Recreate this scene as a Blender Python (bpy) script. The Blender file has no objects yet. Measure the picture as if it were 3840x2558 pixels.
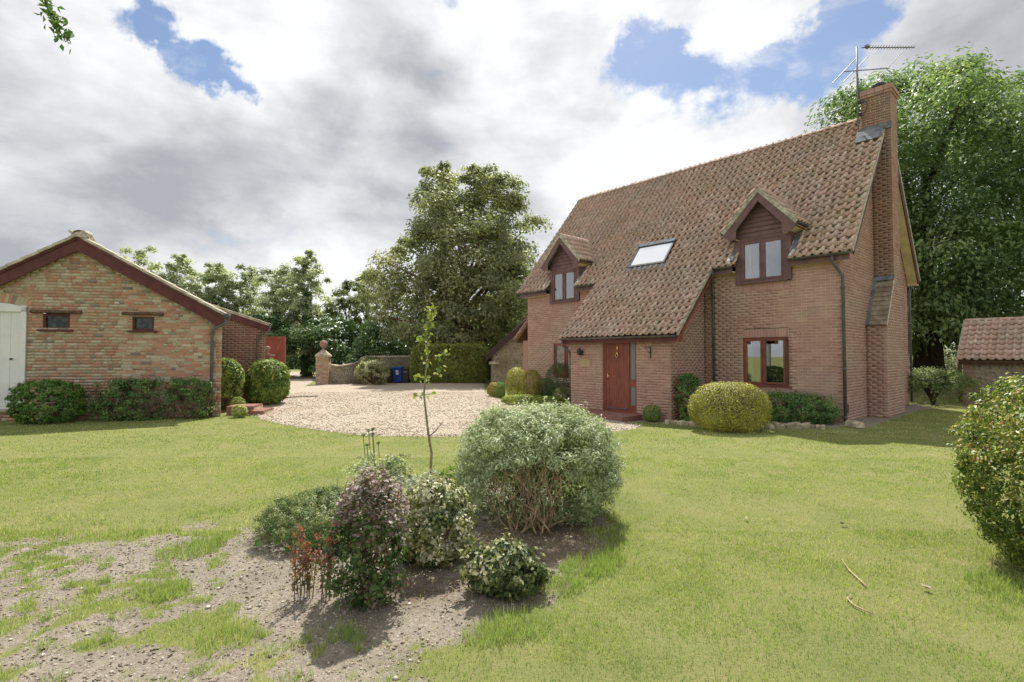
import bpy, math, random
import numpy as np
from mathutils import Vector, Matrix
R = math.radians
rng = np.random.default_rng(7)
random.seed(7)
scn = bpy.context.scene
COL = scn.collection

# ---------------------------------------------------------------- camera
CAM_H, F_PX, PITCH = 1.65, 1957.7, R(1.627)
cam_d = bpy.data.cameras.new('camera'); cam = bpy.data.objects.new('camera', cam_d); COL.objects.link(cam)
cam.location = (0, 0, CAM_H); cam.rotation_euler = (R(90) + PITCH, 0, 0)
cam_d.sensor_fit = 'HORIZONTAL'; cam_d.sensor_width = 36; cam_d.lens = 36 * F_PX / 3840
cam_d.clip_start = .05; cam_d.clip_end = 3000
scn.camera = cam

def ray(x, y):
    X = (x - 1920) / F_PX; u = -(y - 1279) / F_PX
    return np.array([X, math.cos(PITCH) - u * math.sin(PITCH), math.sin(PITCH) + u * math.cos(PITCH)])

# ---------------------------------------------------------------- world, sun, exposure
SUN = Vector((.08, .68, 1.0)).normalized()
SUN_STRENGTH, SKY_STRENGTH, EXPOSURE = 2.8, .05, 1.32
CLOUD_HI, CLOUD_LO = (.40, .404, .412), (.18, .186, .2)
sun_d = bpy.data.lights.new('sun', 'SUN'); sun = bpy.data.objects.new('sun', sun_d); COL.objects.link(sun)
sun_d.energy = SUN_STRENGTH; sun_d.angle = R(.8); sun_d.color = (1, .95, .86)
sun.rotation_euler = (-SUN).to_track_quat('-Z', 'Y').to_euler(); sun.location = (0, 0, 30)
scn.view_settings.view_transform = 'Standard'; scn.view_settings.look = 'None'
scn.view_settings.exposure = EXPOSURE; scn.view_settings.gamma = 1
scn.view_settings.use_curve_mapping = False

class NT:
    """small helper round a node tree"""
    def __init__(s, nt): s.nt = nt; s.n = nt.nodes; s.l = nt.links
    def __call__(s, typ, props=None, **ins):
        nd = s.n.new(typ)
        for k, v in (props or {}).items(): setattr(nd, k, v)
        for k, v in ins.items():
            key = int(k[1:]) if k[0] == '_' and k[1:].isdigit() else k.replace('__', ' ')
            sock = nd.inputs[key]
            if isinstance(v, bpy.types.NodeSocket): s.l.new(v, sock)
            else: sock.default_value = v
        return nd
    def math(s, op, a, b=0., clamp=False): return s('ShaderNodeMath', dict(operation=op, use_clamp=clamp), _0=a, _1=b).outputs[0]
    def vmath(s, op, a, b=(0, 0, 0)):
        n = s('ShaderNodeVectorMath', dict(operation=op), _0=a, _1=b)
        return n.outputs['Value'] if op in ('DISTANCE', 'DOT_PRODUCT', 'LENGTH') else n.outputs[0]
    def mr(s, v, a, b, c=0., d=1., smooth=True):
        return s('ShaderNodeMapRange', dict(interpolation_type='SMOOTHSTEP' if smooth else 'LINEAR', clamp=True), _0=v, _1=a, _2=b, _3=c, _4=d).outputs[0]
    def noise(s, vec, scale, detail=3., rough=.55, dist=0.):
        return s('ShaderNodeTexNoise', Vector=vec, Scale=scale, Detail=detail, Roughness=rough, Distortion=dist)
    def mix(s, f, a, b, mode='MIX'):
        n = s('ShaderNodeMix', dict(data_type='RGBA', blend_type=mode))
        for sock, v in ((n.inputs[0], f), (n.inputs[6], a), (n.inputs[7], b)):
            if isinstance(v, bpy.types.NodeSocket): s.l.new(v, sock)
            else: sock.default_value = v if not isinstance(v, tuple) else (*v[:3], 1)
        return n.outputs[2]
    def ramp(s, f, stops, interp='LINEAR'):
        n = s('ShaderNodeValToRGB', None, _0=f); e = n.color_ramp.elements; n.color_ramp.interpolation = interp
        while len(e) < len(stops): e.new(.5)
        for el, (p, c) in zip(e, stops): el.position = p; el.color = (*c, 1)
        return n.outputs[0]

world = bpy.data.worlds.new('World'); scn.world = world; world.use_nodes = True
w = NT(world.node_tree); w.n.clear()
sky = w('ShaderNodeTexSky', dict(sky_type='NISHITA', sun_disc=False, sun_elevation=math.asin(SUN.z), sun_rotation=math.atan2(SUN.x, SUN.y), air_density=1.0, dust_density=.6, ozone_density=1.6, altitude=30))
dirv = w.vmath('NORMALIZE', w('ShaderNodeTexCoord').outputs['Generated'])
sep = w('ShaderNodeSeparateXYZ', None, _0=dirv)
zz = w.math('ADD', w.math('MAXIMUM', sep.outputs[2], 0.), .22)
cp = w('ShaderNodeCombineXYZ', None, _0=w.math('DIVIDE', sep.outputs[0], zz), _1=w.math('DIVIDE', sep.outputs[1], zz), _2=.3).outputs[0]
qv = w.vmath('MULTIPLY', dirv, (1., 1., 1.9)); nA = w.noise(cp, 1.5, 7., .56, .25); nB = w.noise(qv, 2.6, 6., .55, .2); nC = w.noise(qv, 5.5, 10., .62, .25)
warp = w.vmath('MULTIPLY', w.vmath('SUBTRACT', w.noise(dirv, 5.5, 6., .62).outputs[1], (.5, .5, .5)), (.22, .22, .22))
dw = w.vmath('ADD', dirv, warp)
def lobe(px, py, r0, r1):          # 1 inside the angular radius r0 round the direction of a photo pixel, 0 outside r1
    d = ray(px, py); d /= np.linalg.norm(d)
    return w.mr(w.vmath('DISTANCE', dw, tuple(d)), r1, r0)
def add(*a):
    o = a[0]
    for b in a[1:]: o = w.math('ADD', o, b)
    return o
GAPS = [(420, 30, .05), (500, 70, .045), (560, 140, .04), (640, 235, .045), (720, 280, .055), (800, 300, .055), (880, 360, .04), (960, 410, .03), (1720, 20, .05),
        (2410, 40, .065), (2470, 130, .07), (2430, 230, .07), (2550, 270, .07), (2330, 190, .06), (2300, 340, .06), (2670, 330, .055), (2840, 310, .07), (2960, 250, .06), (3070, 190, .08), (3130, 110, .07), (3200, 50, .06), (2560, 120, .05)]
gaps = add(*[lobe(a, b_, .0, c_ * 1.25) for a, b_, c_ in GAPS])
cov = w.math('SUBTRACT', w.math('ADD', 1.15, w.math('MULTIPLY', w.math('SUBTRACT', nA.outputs[0], .42), .5)), w.math('MULTIPLY', w.math('MINIMUM', gaps, 1.2), 1.0))
cover = w.mr(w.math('ADD', cov, w.math('MULTIPLY', w.math('SUBTRACT', nC.outputs[0], .5), 3.0)), -.02, .85)
dark = add(w.math('MULTIPLY', lobe(150, 700, .03, .36), .5), w.math('MULTIPLY', lobe(1350, 800, .03, .36), .6), w.math('MULTIPLY', lobe(2080, 500, .03, .24), .7),
           w.math('MULTIPLY', lobe(1500, 430, .03, .22), .3), w.math('MULTIPLY', lobe(3700, 90, .02, .2), .3))
bright = add(lobe(2500, 720, .05, .38), w.math('MULTIPLY', lobe(1900, 150, .05, .3), .5), w.math('MULTIPLY', lobe(1100, 500, .02, .25), .45), lobe(1200, 1130, .02, .3))
sh = w.math('ADD', w.mr(nB.outputs[0], .36, .66), w.math('MULTIPLY', w.math('SUBTRACT', nC.outputs[0], .5), 1.5))
sh = w.math('SUBTRACT', w.math('ADD', w.math('MULTIPLY', sh, .75), w.math('MULTIPLY', bright, .55)), w.math('MULTIPLY', dark, .75))
sh = w.math('ADD', sh, .33, True)
ccol = w.mix(sh, CLOUD_LO, CLOUD_HI)
bg1 = w('ShaderNodeBackground', None, Color=sky.outputs[0], Strength=SKY_STRENGTH)
bg2 = w('ShaderNodeBackground', None, Color=ccol, Strength=1.)
mx = w('ShaderNodeMixShader', None, _0=cover, _1=bg1.outputs[0], _2=bg2.outputs[0])
wo = w('ShaderNodeOutputWorld', None, Surface=mx.outputs[0])

# ---------------------------------------------------------------- numeric noise, ground height
def _hash(ix, iy, k):
    n = (ix.astype(np.int64) * 374761393 + iy.astype(np.int64) * 668265263 + k * 974634777) & 0x7fffffff
    n = ((n ^ (n >> 13)) * 1274126177) & 0x7fffffff
    return ((n ^ (n >> 16)) & 0xffff) / 65535.
def vnoise(x, y, k=0):
    x = np.asarray(x, float); y = np.asarray(y, float)
    ix = np.floor(x); iy = np.floor(y); fx = x - ix; fy = y - iy
    fx = fx * fx * (3 - 2 * fx); fy = fy * fy * (3 - 2 * fy)
    a = _hash(ix, iy, k); b = _hash(ix + 1, iy, k); c = _hash(ix, iy + 1, k); d = _hash(ix + 1, iy + 1, k)
    return (a * (1 - fx) + b * fx) * (1 - fy) + (c * (1 - fx) + d * fx) * fy
def fbm(x, y, k=0, o=4):
    s = 0; a = .5; t = 0
    for i in range(o): s = s + a * vnoise(x, y, k + i * 17); t += a; x = np.asarray(x) * 2.03 + 5.1; y = np.asarray(y) * 2.03 + 1.7; a *= .5
    return s / t
def sstep(a, b, x):
    t = np.clip((np.asarray(x, float) - a) / (b - a), 0, 1); return t * t * (3 - 2 * t)
def gz(x, y):
    x = np.asarray(x, float); y = np.asarray(y, float)
    return (-.15 * np.exp(-(((x - 3.2) / 3.0) ** 2 + ((y - 14.6) / 2.6) ** 2))
            + .20 * np.exp(-(((x + 9.2) / 2.6) ** 2 + ((y - 18.2) / 2.2) ** 2)))
def G(x, y, dz=0.):
    """photo pixel -> point where its ray meets the ground"""
    d = ray(x, y); k = -CAM_H / d[2]
    for _ in range(6): k = (float(gz(d[0] * k, d[1] * k)) + dz - CAM_H) / d[2]
    return np.array([d[0] * k, d[1] * k, CAM_H + d[2] * k])
def D(x, y, depth):
    d = ray(x, y); k = depth / d[1]; return np.array([d[0] * k, depth, CAM_H + d[2] * k])
def in_poly(px, py, poly):
    inside = np.zeros(np.shape(px), bool); n = len(poly); j = n - 1
    for i in range(n):
        xi, yi = poly[i][:2]; xj, yj = poly[j][:2]
        c = ((yi > py) != (yj > py)) & (px < (xj - xi) * (py - yi) / (yj - yi + 1e-12) + xi)
        inside ^= c; j = i
    return inside

# ---------------------------------------------------------------- mesh helpers
def link(name, data, parent=None, mat=None):
    o = bpy.data.objects.new(name, data); COL.objects.link(o)
    if parent: o.parent = parent
    if mat is not None and data is not None and not data.materials: data.materials.append(mat)
    return o
def tag(o, label=None, cat=None, group=None, kind=None):
    if label: o['label'] = label
    if cat: o['category'] = cat
    if group: o['group'] = group
    if kind: o['kind'] = kind
    return o
def empty(name, loc, label, cat, rz=0., group=None):
    o = bpy.data.objects.new(name, None); COL.objects.link(o); o.location = loc; o.rotation_euler = (0, 0, rz); o.empty_display_size = .2
    return tag(o, label, cat, group)
def np_mesh(name, V, F, attrs=None, smooth=False):
    """V (n,3); F (m,k) one face size"""
    V = np.asarray(V, np.float32); F = np.asarray(F, np.int32); m, k = F.shape
    me = bpy.data.meshes.new(name); me.vertices.add(len(V)); me.vertices.foreach_set('co', V.ravel())
    me.loops.add(m * k); me.loops.foreach_set('vertex_index', F.ravel())
    me.polygons.add(m); me.polygons.foreach_set('loop_start', np.arange(m, dtype=np.int32) * k)
    if smooth: me.polygons.foreach_set('use_smooth', np.ones(m, bool))
    me.update(calc_edges=True)
    for nm, a in (attrs or {}).items():
        at = me.attributes.new(nm, 'FLOAT', 'POINT'); at.data.foreach_set('value', np.asarray(a, np.float32))
    return me

class MB:
    def __init__(s): s.v = []; s.f = []; s.r = []; s.cur = 0.
    def add(s, vs, fs):
        b = len(s.v); s.v += [tuple(map(float, v)) for v in vs]; s.f += [tuple(i + b for i in f) for f in fs]; s.r += [s.cur] * len(vs); return s
    def box(s, x0, x1, y0, y1, z0, z1, T=None):
        vs = [Vector((x, y, z)) for z in (z0, z1) for y in (y0, y1) for x in (x0, x1)]
        if T: vs = [T @ v for v in vs]
        return s.add(vs, [(0, 2, 3, 1), (4, 5, 7, 6), (0, 1, 5, 4), (2, 6, 7, 3), (0, 4, 6, 2), (1, 3, 7, 5)])
    def prism(s, poly, ext):
        n = len(poly); e = Vector(ext); a = [Vector(p) for p in poly]
        return s.add(a + [p + e for p in a], [tuple(range(n - 1, -1, -1)), tuple(range(n, 2 * n))] + [(i, (i + 1) % n, n + (i + 1) % n, n + i) for i in range(n)])
    def tube(s, pts, rad, n=8, caps=True):
        pts = [Vector(p) for p in pts]; m = len(pts); rad = rad if hasattr(rad, '__len__') else [rad] * m; vs = []
        u = None
        for i, p in enumerate(pts):
            t = (pts[min(i + 1, m - 1)] - pts[max(i - 1, 0)]).normalized()
            if u is None:
                u = t.orthogonal().normalized()
            else:
                u = (u - t * u.dot(t)); u = u.normalized() if u.length > 1e-6 else t.orthogonal().normalized()
            v = t.cross(u)
            vs += [p + (u * math.cos(2 * math.pi * k / n) + v * math.sin(2 * math.pi * k / n)) * rad[i] for k in range(n)]
        fs = [(i * n + k, i * n + (k + 1) % n, (i + 1) * n + (k + 1) % n, (i + 1) * n + k) for i in range(m - 1) for k in range(n)]
        if caps: fs += [tuple(range(n - 1, -1, -1)), tuple((m - 1) * n + k for k in range(n))]
        return s.add(vs, fs)
    def lathe(s, prof, c=(0, 0, 0), n=20):
        vs = [(c[0] + r * math.cos(2 * math.pi * k / n), c[1] + r * math.sin(2 * math.pi * k / n), c[2] + z) for r, z in prof for k in range(n)]
        m = len(prof)
        return s.add(vs, [(i * n + k, i * n + (k + 1) % n, (i + 1) * n + (k + 1) % n, (i + 1) * n + k) for i in range(m - 1) for k in range(n)] + [tuple(range(n - 1, -1, -1)), tuple((m - 1) * n + k for k in range(n))])
    def mesh(s, name, mat, smooth=False, bevel=0):
        me = bpy.data.meshes.new(name); me.from_pydata(s.v, [], s.f); me.update()
        if any(s.r):
            at = me.attributes.new('rv', 'FLOAT', 'POINT'); at.data.foreach_set('value', s.r)
        if smooth:
            me.polygons.foreach_set('use_smooth', [True] * len(me.polygons))
        me.materials.append(mat); return me
    def build(s, name, mat, parent=None, smooth=False, bevel=0, label=None):
        o = link(name, s.mesh(name, mat, smooth), parent)
        if bevel:
            b = o.modifiers.new('bevel', 'BEVEL'); b.width = bevel; b.segments = 2; b.limit_method = 'ANGLE'
        if label: o['label'] = label
        return o
def B(x0, x1, y0, y1, z0, z1, T=None): return MB().box(x0, x1, y0, y1, z0, z1, T)

# ---------------------------------------------------------------- materials
MATS = {}
def mat(name):
    m = bpy.data.materials.new(name); m.use_nodes = True; t = NT(m.node_tree); b = t.n['Principled BSDF']; MATS[name] = m
    return m, t, b
def setc(t, b, col, rough=.8, spec=.3, bump=None, dist=.01, strength=.5):
    if isinstance(col, bpy.types.NodeSocket): t.l.new(col, b.inputs['Base Color'])
    else: b.inputs['Base Color'].default_value = (*col, 1)
    if isinstance(rough, bpy.types.NodeSocket): t.l.new(rough, b.inputs['Roughness'])
    else: b.inputs['Roughness'].default_value = rough
    b.inputs['Specular IOR Level'].default_value = spec
    if bump is not None:
        bn = t('ShaderNodeBump', None, Height=bump, Distance=dist, Strength=strength); t.l.new(bn.outputs[0], b.inputs['Normal'])
def wpos(t): return t('ShaderNodeNewGeometry').outputs['Position']
def rnd(t):
    a = t('ShaderNodeAttribute', dict(attribute_name='rv')).outputs['Fac']; o = t('ShaderNodeObjectInfo').outputs['Random']
    return t.math('FRACT', t.math('ADD', a, o))
def plain(name, col, rough=.6, var=.25, scale=6., spec=.3, bump=.0):
    m, t, b = mat(name); p = wpos(t); n = t.noise(p, scale, 4., .6).outputs[0]
    c = t.mix(t.mr(n, .3, .7), tuple(x * (1 - var) for x in col), tuple(min(1, x * (1 + var)) for x in col))
    setc(t, b, c, rough, spec, t.noise(p, 60., 3.).outputs[0] if bump else None, .004, bump); return m

def brick_mat(name, stops, stain, stain_amt, fine_amt=.3):
    m, t, b = mat(name); p = wpos(t); c = t.ramp(rnd(t), stops)
    big = t.noise(p, .8, 4., .6).outputs[0]; fine = t.noise(p, 38., 4., .65).outputs[0]; mid = t.noise(p, 7., 4., .6).outputs[0]
    c = t.mix(t.mr(fine, .3, .75, 0., fine_amt), c, (.20, .11, .07))
    c = t.mix(t.math('MULTIPLY', t.mr(big, .42, .68), stain_amt), c, stain)
    c = t.mix(t.mr(mid, .62, .8, 0., .35), c, (.36, .27, .19))
    setc(t, b, c, .88, .2, t.noise(p, 90., 4., .7).outputs[0], .004, .6); return m
M_BRICK = brick_mat('red_brick', [(0, (.373, .214, .180)), (.25, (.465, .269, .229)), (.5, (.414, .241, .212)), (.75, (.527, .322, .272)), (1, (.355, .213, .192))], (.423, .337, .264), .55)
M_BARNBRICK = brick_mat('old_mixed_brick', [(0, (.470, .221, .152)), (.22, (.532, .300, .214)), (.30, (.450, .381, .270)), (.48, (.519, .442, .321)), (.55, (.415, .209, .153)), (.72, (.512, .280, .194)), (.78, (.591, .531, .419)), (.92, (.411, .351, .257)), (.96, (.216, .181, .155)), (1, (.437, .248, .179))], (.410, .341, .230), .25, .2)
M_DKBRICK = brick_mat('dark_red_brick', [(0, (.277, .121, .100)), (.5, (.334, .150, .120)), (1, (.240, .114, .102))], (.244, .202, .177), .5)
M_MORTAR = plain('sand_mortar', (.62, .51, .36), .95, .25, 3., .1, .4)
M_MORTAR2 = plain('dark_brown_paint', (.055, .034, .03), .6, .2)
M_DKBROWN = M_MORTAR2; M_MORTAR2 = plain('old_lime_mortar', (.38, .33, .235), .95, .3, 3., .1, .4)

m, t, b = mat('clay_pantile'); M_TILE = m; p = wpos(t)
c = t.ramp(rnd(t), [(0, (.505, .340, .271)), (.3, (.617, .434, .360)), (.55, (.547, .364, .290)), (.8, (.664, .516, .436)), (1, (.463, .320, .269))])
n1 = t.noise(p, 9., 5., .65).outputs[0]; n2 = t.noise(p, 1.1, 4., .6).outputs[0]; n3 = t.noise(p, 20., 3., .6).outputs[0]
c = t.mix(t.mr(n1, .54, .66, 0., .7), c, (.18, .14, .09))
c = t.mix(t.math('MULTIPLY', t.mr(n3, .52, .62), t.mr(n2, .45, .62)), c, (.25, .22, .07))
c = t.mix(t.mr(t.noise(p, .9, 5., .7).outputs[0], .42, .66, 0., .45), c, (.40, .36, .31))
c = t.mix(t.mr(t.noise(p, 15., 3.).outputs[0], .62, .72, 0., .6), c, (.50, .42, .33))
setc(t, b, c, .85, .25, n3, .006, .4)
m, t, b = mat('roof_moss'); M_MOSS = m; setc(t, b, t.ramp(t('ShaderNodeAttribute', dict(attribute_name='rv')).outputs['Fac'], [(0, (.075, .062, .042)), (.55, (.12, .10, .06)), (.8, (.17, .15, .06)), (1, (.27, .25, .07))]), .98, .1)

M_VERGE = plain('weathered_cement', (.43, .40, .33), .95, .35, 9., .1, .5)
M_PLAINTILE = plain('brown_plain_tile', (.30, .25, .18), .9, .3, 5., .15, .4)
M_CONCTILE = plain('weathered_concrete_tile', (.46, .42, .34), .9, .3, 5., .15, .4)
M_PURPLE = plain('purple_brown_paint', (.15, .085, .085), .5, .18, 5.)
M_RED = plain('red_brown_stain', (.218, .066, .043), .38, .2, 4., .4)
M_BARGERED = plain('dark_red_paint', (.102, .032, .027), .5, .2, 4.)
M_GATERED = plain('faded_red_paint', (.33, .10, .07), .6, .15, 4.)
M_GUTTER = plain('grey_plastic', (.10, .095, .092), .42, .25, 4., .4)
M_CREAM = plain('cream_soffit', (.60, .51, .32), .7, .15, 3.)
M_WHITE = plain('white_paint', (.70, .71, .70), .5, .08, 2.)
M_LEAD = plain('lead_sheet', (.17, .185, .21), .85, .35, 5., .15, .3)
M_MORT_WHITE = plain('pale_mortar_fillet', (.55, .53, .48), .9, .3, 14., .1, .6)
M_DARK = plain('dark_room', (.05, .045, .04), .9, .2, 1.)
M_ROOM = plain('room_wall', (.30, .27, .22), .9, .1, 1.)
M_CURTAIN = plain('pale_curtain', (.78, .76, .70), .9, .06, 3.)
M_OAK = plain('weathered_timber', (.13, .075, .05), .85, .35, 10., .2, .5)
M_STONE = plain('limestone', (.42, .36, .26), .92, .35, 5., .15, .5)
M_PLAQUE = plain('sandstone_plaque', (.40, .31, .20), .9, .15, 8., .1, .3)
M_BRASS = plain('polished_brass', (.75, .55, .22), .25, .1, 3., .5); M_BRASS.node_tree.nodes['Principled BSDF'].inputs['Metallic'].default_value = 1
M_METAL = plain('dull_aluminium', (.22, .22, .23), .45, .2, 6., .5); M_METAL.node_tree.nodes['Principled BSDF'].inputs['Metallic'].default_value = .6
M_BLACK = plain('black_metal', (.035, .035, .037), .5, .2, 5., .4)
M_BINGREY = plain('charcoal_plastic', (.045, .048, .05), .45, .15, 5., .4)
M_BINBLUE = plain('blue_plastic', (.022, .055, .27), .4, .12, 4., .4)
M_STICKER = plain('pale_print', (.55, .58, .65), .6, .1, 3.)
M_TERRA = plain('terracotta', (.319, .186, .158), .85, .25, 6., .2, .4)
M_BARK = plain('tree_bark', (.105, .078, .055), .95, .4, 7., .1, .8)
M_BARKDARK = plain('dark_bark', (.045, .035, .028), .95, .4, 6., .1, .8)
M_BARKRED = plain('reddish_bark', (.17, .085, .055), .95, .3, 6., .1, .8)
M_TWIG = plain('tan_twig', (.40, .30, .185), .85, .3, 12., .15, .3)
M_STEM = plain('brown_stem', (.15, .10, .07), .9, .3, 10., .15, .3)

m, t, b = mat('window_glass'); M_GLASS = m
t.n.remove(b); lw = t('ShaderNodeLayerWeight', None, Blend=.35)
gl = t('ShaderNodeBsdfGlossy', None, Color=(.95, .97, 1, 1), Roughness=.015); tr = t('ShaderNodeBsdfTransparent', None, Color=(.75, .78, .78, 1))
ms = t('ShaderNodeMixShader', None, _0=t.mr(lw.outputs['Fresnel'], 0., 1., .22, 1., False), _1=tr.outputs[0], _2=gl.outputs[0]); t.l.new(ms.outputs[0], t.n['Material Output'].inputs[0])
m, t, b = mat('tree_reflection_glass'); M_TREEGLASS = m; setc(t, b, t.mix(t.mr(t.noise(wpos(t), 9., 4.).outputs[0], .4, .65), (.015, .02, .018), (.06, .075, .065)), .12, .5)  # opaque pane, dark reflection of trees painted into its colour
m, t, b = mat('coated_roof_glass'); M_ROOFGLASS = m
t.n.remove(b); gl = t('ShaderNodeBsdfGlossy', None, Color=(.97, .98, 1, 1), Roughness=.03); df_ = t('ShaderNodeBsdfDiffuse', None, Color=(.75, .77, .8, 1))
ms = t('ShaderNodeMixShader', None, _0=.7, _1=df_.outputs[0], _2=gl.outputs[0]); t.l.new(ms.outputs[0], t.n['Material Output'].inputs[0])
M_STACK = brick_mat('lichened_brick', [(0, (.247, .135, .105)), (.5, (.306, .170, .134)), (1, (.221, .132, .115))], (.237, .207, .178), .6)
m, t, b = mat('frosted_glass'); M_FROST = m
setc(t, b, (.17, .18, .17), .25, .7, t('ShaderNodeTexVoronoi', None, Vector=wpos(t), Scale=45.).outputs[0], .01, .7)

m, t, b = mat('flint_wall'); M_FLINT = m; p = wpos(t)
vo = t('ShaderNodeTexVoronoi', None, Vector=p, Scale=11., Randomness=1.)
c = t.ramp(t('ShaderNodeSeparateColor', None, _0=vo.outputs['Color']).outputs[0], [(0, (.13, .125, .12)), (.4, (.27, .24, .20)), (.7, (.40, .36, .30)), (1, (.22, .20, .18))])
ed = t.mr(vo.outputs['Distance'], .35, .62)
c = t.mix(ed, c, (.36, .31, .22)); c = t.mix(t.mr(t.noise(p, 1.3, 4.).outputs[0], .45, .7, 0., .6), c, (.19, .16, .08))
setc(t, b, c, .85, .3, t.math('SUBTRACT', 1., vo.outputs['Distance']), .05, .8)

def leaf_mat(name, stops, trans=.35, rough=.5, spec=.35):
    m, t, b = mat(name); a = t('ShaderNodeAttribute', dict(attribute_name='rv')).outputs['Fac']
    c = t.ramp(a, stops); setc(t, b, c, rough, spec)
    tl = t('ShaderNodeBsdfTranslucent', None, Color=t.mix(1., c, (1.08, 1.14, .68), 'MULTIPLY'))
    ms = t('ShaderNodeMixShader', None, _0=trans, _1=b.outputs[0], _2=tl.outputs[0]); t.l.new(ms.outputs[0], t.n['Material Output'].inputs[0]); return m
# ================================================================= ground, gravel drive, grass
K = 3840 / 2354.
def GD(x, y): return G(x * K, y * K)          # from the reduced view's pixels
HC = np.array([8.109, 12.83]); HA = R(47.578)
HR = np.array([math.cos(HA), -math.sin(HA)]); HV = np.array([math.sin(HA), math.cos(HA)])
def hw(x, y, z=0.):                            # cottage-local -> world
    p = HC + HR * x + HV * y; return np.array([p[0], p[1], z])
def hl(X, Y):                                  # world -> cottage-local
    dx = X - HC[0]; dy = Y - HC[1]; return dx * HR[0] + dy * HR[1], dx * HV[0] + dy * HV[1]
BED = [GD(*p)[:2] for p in [(505, 1330), (560, 1240), (650, 1190), (800, 1130), (950, 1100), (1100, 1095), (1260, 1130), (1385, 1210), (1395, 1250), (1335, 1325), (1235, 1395), (1130, 1445), (1085, 1480), (980, 1500), (860, 1492), (740, 1462), (600, 1430)]]
PATCH = [(-9, 3.62)] + [GD(*p)[:2] for p in [(0, 1232), (150, 1215), (330, 1225), (480, 1200), (570, 1195), (700, 1300), (860, 1470), (880, 1560)]] + [(-.55, 2.2), (-.4, 1.0), (-9, 1.0)]
DRIVE = [(-7.15, 14.42), (-6.4, 13.45), (-5.66, 12.71), (-4.9, 12.1), (-4.2, 11.58), (-3.5, 11.1), (-2.92, 10.82), (-2.02, 10.72), (-.9, 10.76), (.4, 10.98), (1.6, 11.35), (2.55, 11.9), (3.0, 12.45), (3.25, 13.3), (2.9, 14.9), (1.6, 16.7), (.2, 18.0), (-.6, 20.5), (-1.2, 24), (-1.6, 31.3),
         (-6.2, 31.6), (-9.5, 30.3), (-11.6, 29.6), (-12.4, 32.5), (-15.3, 42), (-21, 53), (-30, 57), (-40, 57), (-24, 49), (-17.8, 40), (-14.8, 33.8), (-12.6, 28), (-11.2, 24), (-10.1, 21), (-9.0, 19.2), (-8.6, 17.3), (-7.6, 15.6)]
DRIVE_NP = np.array(DRIVE)
def edge_noise(x, y, f=2.2, a=.35): return (fbm(x * f, y * f, 3) - .5) * a
def soil(x, y):
    x = np.asarray(x, float); y = np.asarray(y, float)
    jx = x + edge_noise(x, y, 3.0, .5); jy = y + edge_noise(y + 9, x, 3.0, .5)
    off = ((0, 0), (1, .3), (-1, -.3), (.3, 1), (-.3, -1), (.7, -.8), (-.7, .8))
    bed = sum(in_poly(jx + a * .09, jy + b_ * .09, BED).astype(float) for a, b_ in off) / len(off)
    ex, ey = x + edge_noise(x, y, 1.7, 1.1) + edge_noise(x, y, 6., .35), y + edge_noise(y + 4, x, 1.7, 1.1) + edge_noise(y, x, 6., .35)
    pat = sum(in_poly(ex + a * .38, ey + b_ * .38, PATCH).astype(float) for a, b_ in off) / len(off)
    n = fbm(x * 1.5 + y * .5, y * 2.2, 11, 3) * .42 + fbm(x * 6.5, y * 6.5, 31, 3) * .58
    tuft = sstep(.48, .62, n)
    hx, hy = hl(x, y)
    border = ((hx > -3.6) & (hx < .1) & (hy > -1.0 + edge_noise(x, y, 3, .2)) & (hy < .1)) | ((hx > 0) & (hx < .62) & (hy > -.5) & (hy < 7.6)) | ((hx > -4.5) & (hx < -3.3) & (hy > -2.55) & (hy < 0))
    return np.maximum.reduce([bed, pat * (1 - tuft * .85), border.astype(float)])
def bump_z(x, y):
    s = soil(x, y); near = sstep(16, 9, y)
    return near * ((fbm(x * .9, y * .9, 41) - .5) * .05 + s * (fbm(x * 6, y * 6, 51) - .5) * .06 + (fbm(x * 3, y * 3, 61) - .5) * .02)

xs = np.unique(np.concatenate([[-900, -500, -300, -200, -140, -100, -75, -60, -50, -42, -35, -30], np.arange(-26, -13, .5), np.arange(-13, 13, .075), np.arange(13, 32, .5), [34, 38, 45, 55, 70, 90, 120, 160, 220, 320, 500, 900]]))
ys = np.unique(np.concatenate([[-400, -200, -100, -50, -25, -12, -6, -3, -1, 0], np.arange(.6, 14.5, .075), np.arange(14.5, 40, .4), [42, 45, 50, 56, 64, 75, 90, 110, 140, 180, 240, 340, 500, 800, 1500]]))
XX, YY = np.meshgrid(xs, ys); ZZ = gz(XX, YY) + bump_z(XX, YY)
nx, ny = len(xs), len(ys); idx = np.arange(nx * ny).reshape(ny, nx)
F = np.stack([idx[:-1, :-1], idx[:-1, 1:], idx[1:, 1:], idx[1:, :-1]], -1).reshape(-1, 4)
m, t, b = mat('lawn_and_soil'); M_GROUND = m; p = wpos(t)
sa = t('ShaderNodeAttribute', dict(attribute_name='soil')).outputs['Fac']
g = t.ramp(t.noise(p, 1.3, 5., .65).outputs[0], [(.25, (.151, .174, .059)), (.5, (.203, .213, .077)), (.75, (.261, .236, .109))])
g = t.mix(t.mr(t.noise(p, 45., 3.).outputs[0], .4, .65, 0., .45), g, (.15, .18, .05))
so = t.ramp(t.noise(p, 2.5, 6., .7).outputs[0], [(.25, (.19, .165, .135)), (.5, (.285, .252, .207)), (.8, (.385, .345, .288))])
so = t.mix(t.mr(t.noise(p, 32., 6., .75).outputs[0], .38, .62, 0., .75), so, (.20, .165, .13))
so = t.mix(t.mr(t.noise(p, 75., 4., .6).outputs[0], .56, .68, 0., .7), so, (.56, .50, .42))
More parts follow.
